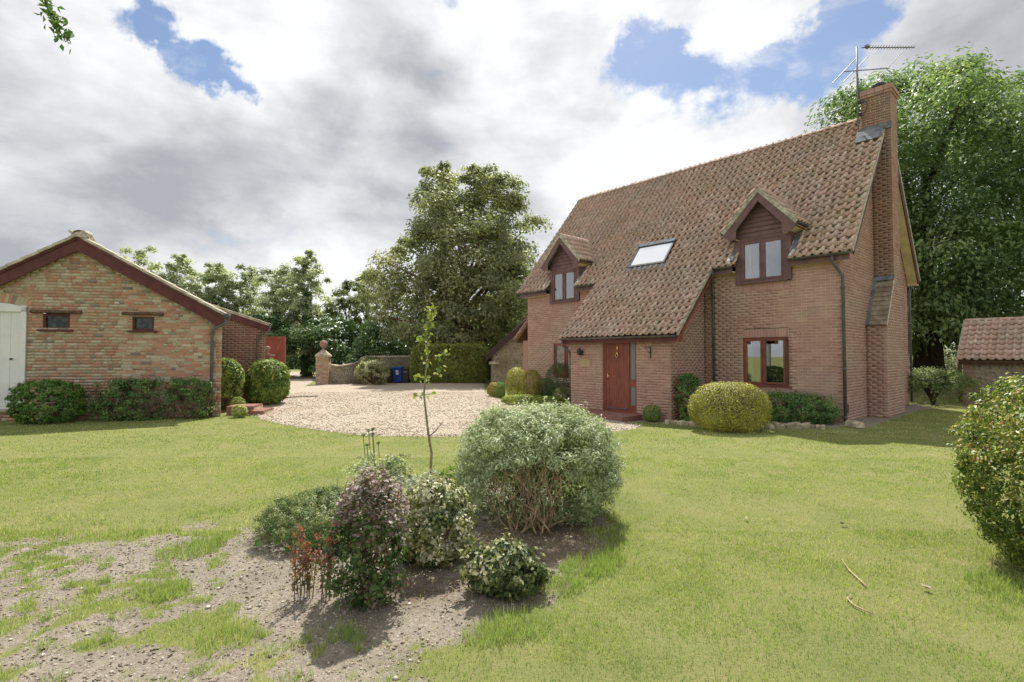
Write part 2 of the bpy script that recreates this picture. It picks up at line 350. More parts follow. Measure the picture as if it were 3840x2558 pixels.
mu = t('ShaderNodeAttribute', dict(attribute_name='soil_tone')).outputs['Fac']; so = t.mix(t.mr(t.math('ADD', mu, t.math('MULTIPLY', t.math('SUBTRACT', t.noise(p, 11., 5., .7).outputs[0], .5), 1.3)), .35, .8, 0., .85), so, (.16, .115, .08))  # darker brown soil in soft blobs round the bed shrubs, broken by noise
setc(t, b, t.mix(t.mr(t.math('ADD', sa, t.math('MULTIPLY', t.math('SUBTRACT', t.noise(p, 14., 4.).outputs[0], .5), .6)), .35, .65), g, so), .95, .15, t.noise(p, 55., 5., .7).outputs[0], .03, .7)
ground = link('ground', np_mesh('ground', np.stack([XX, YY, ZZ], -1).reshape(-1, 3), F, dict(soil=soil(XX, YY).ravel(), soil_tone=np.exp(-(((XX - .3) / .85) ** 2 + ((YY - 4.75) / .75) ** 2)).ravel() + .7 * np.exp(-(((XX + .75) / .55) ** 2 + ((YY - 3.7) / .4) ** 2)).ravel()), True), None, M_GROUND)
tag(ground, 'mown lawn with bare soil patches running out to the fields', kind='structure')

def gh(x, y): return gz(x, y) + bump_z(x, y)

# gravel drive: a sheet just above the ground with a curved edge
h_ = .16; gx = np.arange(-41, 4, h_); gy = np.arange(10.4, 58, h_); CX, CY = np.meshgrid(gx + h_ / 2, gy + h_ / 2)
sel = in_poly(CX, CY, DRIVE); jj, ii = np.nonzero(sel)
vid = -np.ones((len(gy) + 1, len(gx) + 1), int)
cells = [(jj, ii), (jj, ii + 1), (jj + 1, ii + 1), (jj + 1, ii)]
used = np.zeros_like(vid, bool)
for a, c in cells: used[a, c] = True
vid[used] = np.arange(used.sum()); vj, vi = np.nonzero(used); vx = gx[0] + vi * h_; vy = gy[0] + vj * h_
cnt = np.zeros_like(vid)
for a, c in cells: np.add.at(cnt, (a, c), 1)
bd = cnt[vj, vi] < 4; P0 = DRIVE_NP; P1 = np.roll(P0, -1, 0)
q = np.stack([vx[bd], vy[bd]], -1)[:, None]; e = (P1 - P0)[None]; tt = np.clip(((q - P0[None]) * e).sum(-1) / (e ** 2).sum(-1), 0, 1); pr = P0[None] + e * tt[..., None]
k = ((pr - q) ** 2).sum(-1).argmin(1); pr = pr[np.arange(len(k)), k]; vx[bd] = pr[:, 0]; vy[bd] = pr[:, 1]
m, t, b = mat('pale_gravel'); M_GRAVEL = m; p = wpos(t)
vo = t('ShaderNodeTexVoronoi', None, Vector=p, Scale=34.)
c = t.ramp(t('ShaderNodeSeparateColor', None, _0=vo.outputs['Color']).outputs[0], [(0, (.276, .216, .156)), (.3, (.423, .345, .258)), (.6, (.506, .432, .345)), (.85, (.607, .552, .478)), (1, (.350, .276, .202))])
c = t.mix(t.mr(vo.outputs['Distance'], .45, .75, 0., .7), c, (.22, .175, .13))
c = t.mix(t.mr(t.noise(t.vmath('MULTIPLY', p, (1.6, .35, 1.)), .8, 5., .65).outputs[0], .45, .68, 0., .6), c, (.33, .265, .19))
setc(t, b, c, .9, .25, t.math('SUBTRACT', 1., vo.outputs['Distance']), .03, .7)
me = np_mesh('gravel_drive', np.stack([vx, vy, gz(vx, vy) + np.where(bd, -.012, .026) + bump_z(vx, vy) * np.where(bd, 1., .5) + (fbm(vx * 1.5, vy * 1.5, 5) - .5) * .03 * (~bd)], -1), np.stack([vid[a, c] for a, c in cells], -1), None, True)
drive = link('gravel_drive', me, None, M_GRAVEL); tag(drive, 'pale gravel drive curving from the porch to the gate pier', kind='structure')

# loose stones on the gravel
def octa(P, S, rv, squash=.6):
    n = len(P); base = np.array([[1, 0, 0], [0, 1, 0], [-1, 0, 0], [0, -1, 0], [0, 0, 1], [0, 0, -1]], float)
    a = rng.random(n) * 6.28; ca, sa_ = np.cos(a), np.sin(a); jit = 1 + (rng.random((n, 6, 1)) - .5) * .5
    L = base[None] * jit * S[:, None, None]; L[..., 2] *= squash; L[..., 0] *= 1.25
    x = L[..., 0] * ca[:, None] - L[..., 1] * sa_[:, None]; y = L[..., 0] * sa_[:, None] + L[..., 1] * ca[:, None]
    V = np.stack([x, y, L[..., 2]], -1) + P[:, None]
    f = np.array([[0, 1, 4], [1, 2, 4], [2, 3, 4], [3, 0, 4], [1, 0, 5], [2, 1, 5], [3, 2, 5], [0, 3, 5]])
    return V.reshape(-1, 3), (f[None] + (np.arange(n) * 6)[:, None, None]).reshape(-1, 3), np.repeat(rv, 6)
n = 60000; px = rng.uniform(-9.5, 3.3, n); py = 10.5 + rng.random(n) ** 1.5 * 13; ok = in_poly(px + rng.normal(0, .07, n), py + np.abs(rng.normal(0, .10, n)), DRIVE); px, py = px[ok][:12000], py[ok][:12000]
V, F, rv = octa(np.stack([px, py, gz(px, py) + bump_z(px, py) * .5 + .034], -1), rng.uniform(.010, .024, len(px)), rng.random(len(px)))
m, t, b = mat('loose_gravel'); setc(t, b, t.ramp(t('ShaderNodeAttribute', dict(attribute_name='rv')).outputs['Fac'], [(0, (.28, .22, .16)), (.35, (.47, .39, .30)), (.7, (.58, .50, .41)), (1, (.72, .68, .60))]), .85, .3)
tag(link('loose_gravel', np_mesh('loose_gravel', V, F, dict(rv=rv)), None, m), 'loose pale stones lying on the gravel drive', 'gravel', kind='stuff')

# clods and flints on the bare soil
n = 160000; py = 1.9 + rng.random(n) * 5.2; px = rng.uniform(-6.5, 2.0, n); s_ = soil(px, py); ok = (s_ > .5); px, py = px[ok], py[ok]
n1 = min(len(px), 12000); a, c = px[:n1], py[:n1]
V, F, rv = octa(np.stack([a, c, gh(a, c) + .002], -1), .003 + .009 * rng.random(n1) ** 3, rng.random(n1), .8)
m, t, b = mat('soil_clod'); setc(t, b, t.ramp(t('ShaderNodeAttribute', dict(attribute_name='rv')).outputs['Fac'], [(0, (.20, .16, .125)), (.5, (.28, .23, .175)), (.92, (.41, .34, .27)), (1, (.54, .47, .39))]), .95, .15)
tag(link('soil_clods', np_mesh('soil_clods', V, F, dict(rv=rv)), None, m), 'crumbly brown clods scattered over the bare soil', 'soil', kind='stuff')
a, c = px[n1 + 420:n1 + 15000], py[n1 + 420:n1 + 15000]
V, F, rv = octa(np.stack([a, c, gh(a, c) + .003], -1), .003 + .007 * rng.random(len(a)) ** 2, rng.random(len(a)), .35)
m, t, b = mat('soil_litter'); setc(t, b, t.ramp(t('ShaderNodeAttribute', dict(attribute_name='rv')).outputs['Fac'], [(0, (.16, .13, .10)), (.4, (.27, .22, .17)), (.8, (.36, .30, .23)), (.95, (.42, .37, .29)), (1, (.60, .56, .48))]), .9, .2)
tag(link('soil_litter', np_mesh('soil_litter', V, F, dict(rv=rv)), None, m), 'crumbs, dry leaf scraps and grit strewn over the bare soil', 'litter', kind='stuff')
a, c = px[n1:n1 + 300], py[n1:n1 + 300]
V, F, rv = octa(np.stack([a, c, gh(a, c) + .004], -1), .006 + .014 * rng.random(len(a)) ** 2, rng.random(len(a)), .7)
m, t, b = mat('pale_flint'); setc(t, b, t.ramp(t('ShaderNodeAttribute', dict(attribute_name='rv')).outputs['Fac'], [(0, (.35, .30, .23)), (1, (.72, .68, .60))]), .7, .4)
tag(link('flint_pebbles', np_mesh('flint_pebbles', V, F, dict(rv=rv)), None, m), 'small white flints lying on the bare soil', 'pebbles', kind='stuff')

# grass blades
def blades(px, py, h, w_, rv, lean=.45):
    n = len(px); az = rng.random(n) * 6.283; la = rng.random(n) * 6.283; ln = rng.random(n) * lean
    bx, by = np.cos(az) * w_ * .5, np.sin(az) * w_ * .5; z = gh(px, py) - .004
    tx = px + np.cos(la) * ln * h; ty = py + np.sin(la) * ln * h
    V = np.stack([np.stack([px - bx, py - by, z], -1), np.stack([px + bx, py + by, z], -1), np.stack([tx, ty, z + h * np.sqrt(1 - (ln * .8) ** 2)], -1)], 1)
    return V.reshape(-1, 3), np.repeat(rv, 3)
M_GRASS = leaf_mat('grass_blade', [(0, (.194, .286, .088)), (.3, (.293, .380, .118)), (.55, (.376, .445, .146)), (.75, (.439, .471, .191)), (.9, (.507, .498, .277)), (1, (.596, .559, .394))], .45, .55, .25)
VV = []; RV = []
def grow(n, y0, y1, h0, h1, wpx, spread=1.25, thin=0.):
    d = y0 + (y1 - y0) * np.sqrt(rng.random(n) * (1 - (y0 / y1) ** 2) * 0 + rng.random(n))   # area grows with distance
    y = np.sqrt(rng.random(n) * (y1 ** 2 - y0 ** 2) + y0 ** 2); x = (rng.random(n) - .5) * 2 * (y * spread + .6)
    s = soil(x, y); drv = in_poly(x, y, DRIVE); hx, hy = hl(x, y)
    hs = ((hx > -11.2) & (hx < 0) & (hy > -.02)) | ((hx > -7.2) & (hx < -3.5) & (hy > -2.0) & (hy < 0)) | ((hx > 0) & (hx < .5) & (hy > 2.1) & (hy < 4.1))
    bx = (x + 7.9) * .98 + (y - 14.2) * .199; by = -(x + 7.9) * .199 + (y - 14.2) * .98
    hs |= (by > -.05) & (bx < .02) & (x < -6.8)
    hs |= (x < -6.9) & (y > 14.45) & (y < 22)
    dens = fbm(x * 2.5, y * 2.5, 71, 3)
    keep = (~hs) & (~drv) & (rng.random(n) > np.maximum(np.minimum(s ** .7, .965), thin + .5 * sstep(.62, .40, dens)))
    x, y, s = x[keep], y[keep], s[keep]; n = len(x)
    big = fbm(x * .7, y * .7, 81, 3); mid = fbm(x * 3, y * 3, 91, 2)
    rv = np.clip(.48 + (big - .5) * .9 + (mid - .5) * .6 + (fbm(x * 9, y * 9, 95, 2) - .5) * .6 + rng.normal(0, .26, n) - .0 + .25 * (y < 5) * (rng.random(n) - .6), 0, 1)
    straw = sstep(.58, .72, fbm(x * 1.9 + 5, y * 1.9, 111, 3)) * sstep(8.5, 5., y); rv = np.clip(rv + straw * .24 + s * rng.uniform(-.1, .6, n), 0, 1)
    h = (h0 + (h1 - h0) * rng.random(n) ** 1.6) * (.6 + .8 * mid) * np.where((s < .5) & (soil(x - .1, y) + soil(x + .1, y) + soil(x, y + .12) > 0), 1.5, 1)
    V, r = blades(x, y, h, wpx * y / 522. * (.6 + .8 * rng.random(n)), rv); VV.append(V); RV.append(r)
grow(320000, 1.7, 5.0, .012, .040, .8)
grow(200000, 5.0, 8.5, .012, .034, .85)
grow(170000, 8.5, 15.5, .012, .036, 1.0, 1.15)
# longer tufts at the foot of shrubs and in the worn patch
def tuft(cx, cy, r, n, h0, h1, lo=.0, hi=.5):
    a = rng.random(n) * 6.283; d = np.sqrt(rng.random(n)) * r; x = cx + np.cos(a) * d; y = cy + np.sin(a) * d * .8
    V, r_ = blades(x, y, rng.uniform(h0, h1, n), .7 * cy / 522. * (.6 + .8 * rng.random(n)), rng.uniform(lo, hi, n), .8); VV.append(V); RV.append(r_)
for k in range(150):
    y = rng.uniform(2.0, 4.3); x = rng.uniform(-1.2 * y, .1) ; 
    if not in_poly(np.array([x]), np.array([y]), PATCH)[0] or in_poly(np.array([x]), np.array([y]), BED)[0]: continue
    tuft(x, y, rng.uniform(.03, .11), int(rng.integers(25, 110)), .03, .085, .15, .65)
for p_, r_, n_ in (((1350, 1310), .22, 700), ((1280, 1350), .2, 600), ((1400, 1290), .15, 350), ((1180, 1450), .22, 500), ((1120, 1470), .15, 300), ((800, 1470), .12, 250), ((430, 1270), .25, 600), ((380, 1360), .18, 400), ((2290, 1340), .2, 350), ((2330, 1370), .25, 400), ((530, 1470), .2, 350), ((480, 1250), .15, 300)):
    c_ = GD(*p_); tuft(c_[0], c_[1], r_, n_, .04, .13, .1, .55)
V = np.concatenate(VV); rv = np.concatenate(RV)
tag(link('grass', np_mesh('grass', V, np.arange(len(V)).reshape(-1, 3), dict(rv=rv)), None, M_GRASS), 'short mown grass with straw-coloured worn patches', 'grass', kind='stuff')
# ================================================================= brick and tile makers
CAMV = Vector((0, 0, CAM_H))
def sub_iv(ivs, holes):
    for a, b_ in holes:
        out = []
        for x0, x1 in ivs:
            if b_ <= x0 or a >= x1: out.append((x0, x1))
            else:
                if a - x0 > .01: out.append((x0, a))
                if x1 - b_ > .01: out.append((b_, x1))
        ivs = out
    return ivs
CUBE_F = np.array([[0, 1, 3, 2], [0, 4, 5, 1], [2, 3, 7, 6], [0, 2, 6, 4], [1, 5, 7, 3]])
def brickwork(root, name, o, u, n, z0, z1, iv, bm, mm, bl=.225, bh=.075, j=.011, rec=.004, singles=0, mixed=False, seed=1, label=None, single_dim=None):
    """A wall face: recessed mortar sheet (the part), raised bricks on it (its children)."""
    rg = np.random.default_rng(seed); o = Vector(o); u = Vector(u); n = Vector(n); up = Vector((0, 0, 1))
    quads = []; br = []; nc = int(round((z1 - z0) / bh))
    for c in range(nc):
        za = z0 + c * bh; zb = za + bh; zm = (za + zb) / 2
        for (a, b_) in iv(zm):
            quads.append((a, b_, za, zb))
            cuts = [a]
            if mixed:
                x = a + bl * rg.uniform(.3, 1.); hdr = c % 2 == 1
                while x < b_ - .06: cuts.append(x); x += bl * (.5 if (rg.random() < (.55 if hdr else .25)) else 1.) * rg.uniform(.92, 1.06)
            else:
                x = math.ceil((a + .06) / bl) * bl - (bl / 2 if c % 2 else 0)
                while x < a + .06: x += bl
                while x < b_ - .06: cuts.append(x); x += bl
            cuts.append(b_)
            for p0, p1 in zip(cuts[:-1], cuts[1:]):
                jz = rg.normal(0, .0015, 2) if mixed else (0, 0)
                br.append((p0 + j / 2, p1 - j / 2, za + j / 2 + jz[0], zb - j / 2 + jz[1], abs(p1 - p0 - bl) < .004 or (mixed and abs(p1 - p0 - bl) < bl * .09)))
    q = np.array(quads); U = np.array(u); N_ = np.array(n); O = np.array(o); Z = np.array([0, 0, 1.])
    def P(uu, zz_, dd): return O + uu[..., None] * U + zz_[..., None] * Z + dd[..., None] * N_
    uu = np.stack([q[:, 0], q[:, 1], q[:, 1], q[:, 0]], 1); zq = np.stack([q[:, 2], q[:, 2], q[:, 3], q[:, 3]], 1)
    V = P(uu, zq, np.full_like(uu, -rec)); me = np_mesh(name, V.reshape(-1, 3), np.arange(len(q) * 4).reshape(-1, 4)); wall = link(name, me, root, mm)
    if label: wall['label'] = label
    bq = np.array([x[:4] for x in br]); full = np.array([x[4] for x in br]); pick = np.zeros(len(br), bool)
    cen = P((bq[:, 0] + bq[:, 1]) / 2, (bq[:, 2] + bq[:, 3]) / 2, np.zeros(len(br)))
    if singles:
        Mw = np.array(root.matrix_basis); cw = cen @ Mw[:3, :3].T + Mw[:3, 3]; d = np.linalg.norm(cw - np.array(CAMV), axis=1); d[~full] = 1e9
        if single_dim is not None: d[~single_dim(cen)] = 1e9
        pick[np.argsort(d)[:singles]] = True
        sx, sz = bl - j, bh - j; mb = MB(); mb.box(-sx / 2, sx / 2, 0, .05, -sz / 2, sz / 2); bme = mb.mesh('brick', bm)
        for i in np.nonzero(pick)[0]:
            ob = link('brick', bme, wall); c = cen[i] + N_ * rg.uniform(-.001, .003)
            X = Vector(U); Y = -Vector(N_); ob.matrix_local = Matrix(((X.x, Y.x, 0, c[0]), (X.y, Y.y, 0, c[1]), (0, 0, 1, c[2]), (0, 0, 0, 1)))
            if mixed: ob.scale = ((bq[i, 1] - bq[i, 0]) / sx, 1, (bq[i, 3] - bq[i, 2]) / sz)
    bq = bq[~pick]; k = len(bq); fr = rg.uniform(-.001, .003, k)
    uu = bq[:, [0, 1, 0, 1, 0, 1, 0, 1]]; zq = bq[:, [2, 2, 3, 3, 2, 2, 3, 3]]; dd = np.concatenate([np.repeat(fr[:, None], 4, 1), np.full((k, 4), -.03)], 1)
    V = P(uu, zq, dd).reshape(-1, 3); Fb = (CUBE_F[None] + (np.arange(k) * 8)[:, None, None]).reshape(-1, 4)
    bw = link('brickwork', np_mesh('brickwork', V, Fb, dict(rv=np.repeat(rg.random(k), 8))), wall, bm); bw['kind'] = 'stuff'
    return wall

def soldier(root, wall, x0, x1, z0, z1, y, bm=None, n=None):
    n = n or max(1, int(round((x1 - x0) / .075))); wd = (x1 - x0) / n; mb = MB().box(-wd / 2 + .005, wd / 2 - .005, -.002, .05, 0, z1 - z0 - .008); me = mb.mesh('soldier_brick', bm or M_BRICK)
    for i in range(n): o = link('soldier_brick', me, wall); o.location = (x0 + (i + .5) * wd, y, z0 + .004)

def tile_profile(cw, ln):
    px = np.array([0, .10, .26, .46, .60, .72, .84, .97, 1.10]) * cw; pz = np.array([.030, .006, 0, .001, .008, .036, .064, .060, .024]) * (cw / .2)
    k = len(px); lo = np.stack([px, np.zeros(k), pz + .050], 1); hi = np.stack([px, np.full(k, ln), pz + .004], 1); th = lo - np.array([0, -.004, .024])
    V = np.concatenate([th, lo, hi]); F = [(i, i + 1, k + i + 1, k + i) for i in range(k - 1)] + [(k + i, k + i + 1, 2 * k + i + 1, 2 * k + i) for i in range(k - 1)]
    return V, np.array(F)
def tiles(root, parent, O, u, w_, cols, rows, cw, gauge, keep, mt, singles=0, seed=3, name='roof_tile', all_single=False, moss=False):
    rg = np.random.default_rng(seed); O = np.array(O, float); u = np.array(u, float); w_ = np.array(w_, float); n = np.cross(u, w_); bv, bf = tile_profile(cw, gauge * 1.18)
    I, J = np.meshgrid(np.arange(cols), np.arange(rows)); I = I.ravel(); J = J.ravel()
    c = O + (I * cw)[:, None] * u + (J * gauge)[:, None] * w_; mid = c + u * cw / 2 + w_ * gauge / 2; k = keep(mid); I, J, c, mid = I[k], J[k], c[k], mid[k]
    N = len(c); c = c + n * rg.normal(0, .003, N)[:, None] + w_ * rg.normal(0, .006, N)[:, None]; rot = rg.normal(0, .012, N)
    pick = np.zeros(N, bool)
    if all_single: pick[:] = True
    elif singles:
        Mw = np.array(root.matrix_basis); d = np.linalg.norm(mid @ Mw[:3, :3].T + Mw[:3, 3] - np.array(CAMV), axis=1); pick[np.argsort(d)[:singles]] = True
    if pick.any():
        me = np_mesh(name, bv, bf, None, True); me.materials.append(mt)
        for i in np.nonzero(pick)[0]:
            o = link(name, me, parent); cr, sr = math.cos(rot[i]), math.sin(rot[i]); X = u * cr + w_ * sr; Y = w_ * cr - u * sr
            o.matrix_local = Matrix(((X[0], Y[0], n[0], c[i][0]), (X[1], Y[1], n[1], c[i][1]), (X[2], Y[2], n[2], c[i][2]), (0, 0, 0, 1)))
    if moss:
        mk = np.repeat(np.nonzero(rg.random(N) < .92)[0], 5); q = len(mk); off = rg.random(q)
        Pm = c[mk] + u * (cw * rg.uniform(.08, .5, q))[:, None] + w_ * (gauge * np.clip(rg.normal(.80, .22, q), .05, 1.05))[:, None] + n * .026
        Vm, Fm, rm = octa_n(Pm, rg.uniform(.012, .040, q), u, w_, n, rg); mv = np.clip(rg.uniform(0, .75, q) + .45 * sstep(-3.5, .2, Pm[:, 0]) * rg.random(q), 0, 1)
        o = link('moss', np_mesh('moss', Vm, Fm, dict(rv=np.repeat(mv, 6)), True), parent, M_MOSS); o['kind'] = 'stuff'
    r = ~pick
    if r.any():
        cr, sr = np.cos(rot[r]), np.sin(rot[r]); X = u[None] * cr[:, None] + w_[None] * sr[:, None]; Y = w_[None] * cr[:, None] - u[None] * sr[:, None]
        V = c[r][:, None] + bv[None, :, 0:1] * X[:, None] + bv[None, :, 1:2] * Y[:, None] + bv[None, :, 2:3] * n; k = r.sum()
        o = link(name + 's' if not name.endswith('s') else name, np_mesh('roof_tiling', V.reshape(-1, 3), (bf[None] + (np.arange(k) * len(bv))[:, None, None]).reshape(-1, 4), dict(rv=np.repeat(rg.random(k), len(bv))), True), parent, mt); o.name = 'roof_tiling'; o['kind'] = 'stuff'
def octa_n(P, S, u, w_, n, rg):
    base = np.array([[1, 0, 0], [0, 1, 0], [-1, 0, 0], [0, -1, 0], [0, 0, 1], [0, 0, -1]], float); q = len(P); L = base[None] * (1 + (rg.random((q, 6, 1)) - .5) * .7) * S[:, None, None]
    V = P[:, None] + L[..., 0:1] * u * 1.0 + L[..., 1:2] * w_ * 1.5 + L[..., 2:3] * n * .7
    f = np.array([[0, 1, 4], [1, 2, 4], [2, 3, 4], [3, 0, 4], [1, 0, 5], [2, 1, 5], [3, 2, 5], [0, 3, 5]])
    return V.reshape(-1, 3), (f[None] + (np.arange(q) * 6)[:, None, None]).reshape(-1, 3), None
def half_pipe(mb, p0, p1, r=.058, n=8, wall=.006):
    p0, p1 = Vector(p0), Vector(p1); t_ = (p1 - p0).normalized(); s_ = t_.cross(Vector((0, 0, 1))).normalized(); vs = []
    for p in (p0, p1):
        for rr in (r, r - wall): vs += [p + s_ * math.cos(math.pi + math.pi * k / n) * rr + Vector((0, 0, 1)) * math.sin(math.pi + math.pi * k / n) * rr for k in range(n + 1)]
    m_ = n + 1; fs = []
    for k in range(n): fs += [(k, k + 1, 2 * m_ + k + 1, 2 * m_ + k), (m_ + k + 1, m_ + k, 3 * m_ + k, 3 * m_ + k + 1), (k, m_ + k, m_ + k + 1, k + 1), (2 * m_ + k, 2 * m_ + k + 1, 3 * m_ + k + 1, 3 * m_ + k)]
    fs += [tuple(range(m_)), tuple(range(2 * m_, 3 * m_))][:0]
    mb.add(vs, fs); return mb
def ridge_piece(L, r=.11, n=8):
    vs = [(x, math.cos(math.pi * k / n) * r, math.sin(math.pi * k / n) * r * .85) for x in (0, L) for k in range(n + 1)] + [(x, math.cos(math.pi * k / n) * (r - .018), math.sin(math.pi * k / n) * (r - .018) * .85) for x in (0, L) for k in range(n + 1)]
    m_ = n + 1; fs = []
    for k in range(n): fs += [(k + 1, k, m_ + k, m_ + k + 1), (k, k + 1, 2 * m_ + k + 1, 2 * m_ + k), (m_ + k + 1, m_ + k, 3 * m_ + k, 3 * m_ + k + 1)]
    return MB().add(vs, fs)
def frame(mb, x0, x1, z0, z1, y0, y1, w_=.06):
    mb.box(x0, x0 + w_, y0, y1, z0, z1); mb.box(x1 - w_, x1, y0, y1, z0, z1); mb.box(x0 + w_, x1 - w_, y0, y1, z0, z0 + w_); mb.box(x0 + w_, x1 - w_, y0, y1, z1 - w_, z1); return mb
def curtain(parent, x0, x1, z0, z1, y, waves=5, amp=.025):
    n = waves * 8; top = [(x0 + (x1 - x0) * i / n, y + amp * math.sin(2 * math.pi * waves * i / n), z1) for i in range(n + 1)]; bot = [(a + .03 * math.sin(i * .7), b_ * 1.0, z0) for i, (a, b_, c_) in enumerate(top)]
    return MB().add(top + bot, [(i, i + 1, n + 2 + i, n + 1 + i) for i in range(n)]).build('curtain', M_CURTAIN, parent, True)

# ================================================================= the cottage
Hs = empty('cottage', (HC[0], HC[1], 0), 'red brick cottage with steep mossy pantile roof, two dormers and catslide porch', 'house', -HA)
bpy.context.view_layer.update()
LEN, WID, RZ = 11.08, 7.216, 8.74
def rz(t_): return 4.224 + 1.1793 * (t_ + .22)
def hpx(tplane, x, y):                     # pixel -> cottage-local (x, z) on the plane y = tplane
    d = ray(x, y); k = (HC @ HV + tplane) / (d[:2] @ HV); p = d * k; return hl(p[0], p[1])[0], CAM_H + p[2]
WIN_R, WIN_L = (-2.432, -1.226, .837, 2.157), (-9.66, -8.46, .86, 2.13)
DORM = (-1.86, -9.09)
def iv_front(z):
    h = []
    for x0, x1, z0, z1 in (WIN_R, WIN_L):
        if z0 - .225 < z < z1 + .225: h.append((x0 - .0, x1 + .0))
    for xc in DORM:
        if z > 3.66 - .225: h.append((xc - .74, xc + .74) if z > 3.66 else (xc - .66, xc + .66))
    return h
fw = brickwork(Hs, 'front_wall', (0, 0, 0), (1, 0, 0), (0, -1, 0), -.225, 4.05, lambda z: sub_iv([(-3.55, 0.)], iv_front(z)), M_BRICK, M_MORTAR, singles=300, single_dim=lambda c: c[:, 0] > -3.4)
fw2 = brickwork(Hs, 'front_wall', (0, 0, 0), (1, 0, 0), (0, -1, 0), -.225, 4.05, lambda z: sub_iv([(-LEN, -7.1)], iv_front(z)), M_BRICK, M_MORTAR, seed=6)
soldier(Hs, fw, WIN_R[0], WIN_R[1], WIN_R[3] + .0, WIN_R[3] + .225, 0); soldier(Hs, fw, WIN_R[0], WIN_R[1], WIN_R[2] - .225, WIN_R[2] - .03, 0)
soldier(Hs, fw2, WIN_L[0], WIN_L[1], WIN_L[3], WIN_L[3] + .225, 0)
for xc in DORM: soldier(Hs, fw if xc > -5 else fw2, xc - .66, xc + .66, 3.66 - .225, 3.655, 0)
def mortar_patch(x0, x1, z0, z1): MB().add([(x0, .0045, z0), (x1, .0045, z0), (x1, .0045, z1), (x0, .0045, z1)], [(0, 1, 2, 3)]).build('mortar_joint', M_MORTAR, fw if x0 > -5 else fw2)
for xc in DORM: mortar_patch(xc - .66, xc + .66, 3.43, 3.66)
for a in (WIN_R, WIN_L): mortar_patch(a[0], a[1], a[3], a[3] + .226); mortar_patch(a[0], a[1], a[2] - .226, a[2] - .02)
def iv_gable(z):
    if z < 4.2: y0, y1 = 0., WID
    else: y0 = (z - rz(0) + .13) / 1.1793; y0 = max(0, y0); y1 = WID - y0
    if y1 - y0 < .1: return []
    h = [(2.16, 4.0)] if z < 2.5 else [(2.16 + (z - 2.5) * .72, 3.75)] if z < 3.78 else [(3.08, 3.75)]
    return sub_iv([(y0, y1)], h)
brickwork(Hs, 'gable_wall', (0, 0, 0), (0, 1, 0), (1, 0, 0), -.225, 8.475, iv_gable, M_BRICK, M_MORTAR, seed=2)
# far gable, rear wall and floors close the building
MB().add([(-LEN, 0, -.2), (-LEN, WID, -.2), (-LEN, WID, 4.1), (-LEN, WID / 2, 8.4), (-LEN, 0, 4.1)], [(0, 1, 2, 3, 4)]).build('far_gable_wall', M_BRICK, Hs)
MB().add([(-LEN, WID, -.2), (0, WID, -.2), (0, WID, 4.1), (-LEN, WID, 4.1)], [(0, 3, 2, 1)]).build('rear_wall', M_BRICK, Hs)
B(-LEN + .02, -.02, .02, WID - .02, 2.50, 2.62).build('upper_floor', M_ROOM, Hs); B(-LEN + .02, -.02, .02, WID - .02, -.1, 0.05).build('ground_floor', M_ROOM, Hs)
B(-LEN + .05, -.05, 2.6, 2.66, .05, 2.5).build('partition_wall', M_ROOM, Hs); B(-LEN + .05, -.05, 1.6, 1.66, 2.62, 5.9).build('partition_wall', M_ROOM, Hs)
B(.0, .012, .22, .42, .22, .44).build('air_vent', M_BARGERED, Hs)

# ---- porch walls
PY, PX0, PX1 = -1.95, -7.10, -3.55
DX0, DX1, DZ0, DZ1 = -5.83, -4.62, .01, 2.155
pw = brickwork(Hs, 'porch_front_wall', (0, PY, 0), (1, 0, 0), (0, -1, 0), -.30, 2.175, lambda z: sub_iv([(PX0, PX1)], [(DX0, DX1)] if z > DZ0 - .04 else []), M_BRICK, M_MORTAR, seed=4)
def cz(y): return 2.265 + (y + 2.18) * .9965
brickwork(Hs, 'porch_side_wall', (PX1, 0, 0), (0, 1, 0), (1, 0, 0), -.225, 4.05, lambda z: [(max(PY, z - 2.265 - 2.18 + .14), 0.)] if z - 2.265 - 2.18 + .14 < -.05 else [], M_BRICK, M_MORTAR, seed=5)
MB().add([(PX0, PY, -.3), (PX0, 0, -.3), (PX0, 0, 4.0), (PX0, PY, 2.2)], [(0, 3, 2, 1)]).build('porch_far_wall', M_BRICK, Hs)
MB().add([(PX0, -.6, -.1), (PX1, -.6, -.1), (PX1, -.6, 2.4), (PX0, -.6, 2.4)], [(0, 1, 2, 3)]).build('porch_inner_wall', M_ROOM, Hs)

# ---- main roof
roof = MB()
SL = .12
def rslab(mb, x0, x1, t0, t1, off=-.015, th=.10):
    nn = Vector((0, -1.1793, 1)).normalized(); a = Vector((x0, t0, rz(t0))) + nn * off; c = Vector((x0, t1, rz(t1))) + nn * off
    mb.prism([a, c, c - nn * th, a - nn * th], (x1 - x0, 0, 0))
RT = 3.608
tb = (6.0 - 4.224) / 1.1793 - .22
ex = [-11.39, DORM[1] - .70, DORM[1] + .70, DORM[0] - .70, DORM[0] + .70, .31]
rslab(roof, ex[0], ex[1], -.22, RT); rslab(roof, ex[2], ex[3], -.22, RT); rslab(roof, ex[4], ex[5], -.22, RT); rslab(roof, ex[1], ex[2], 1.25, RT); rslab(roof, ex[3], ex[4], 1.25, RT)
nn = Vector((0, 1.1793, 1)).normalized()
a = Vector((-11.39, WID + .24, rz(-.24))); c = Vector((-11.39, RT, rz(RT) - .02)); roof.prism([a, a - nn * .1, c - nn * .1, c], (11.70, 0, 0))
roofo = roof.build('roof', M_OAK, Hs)
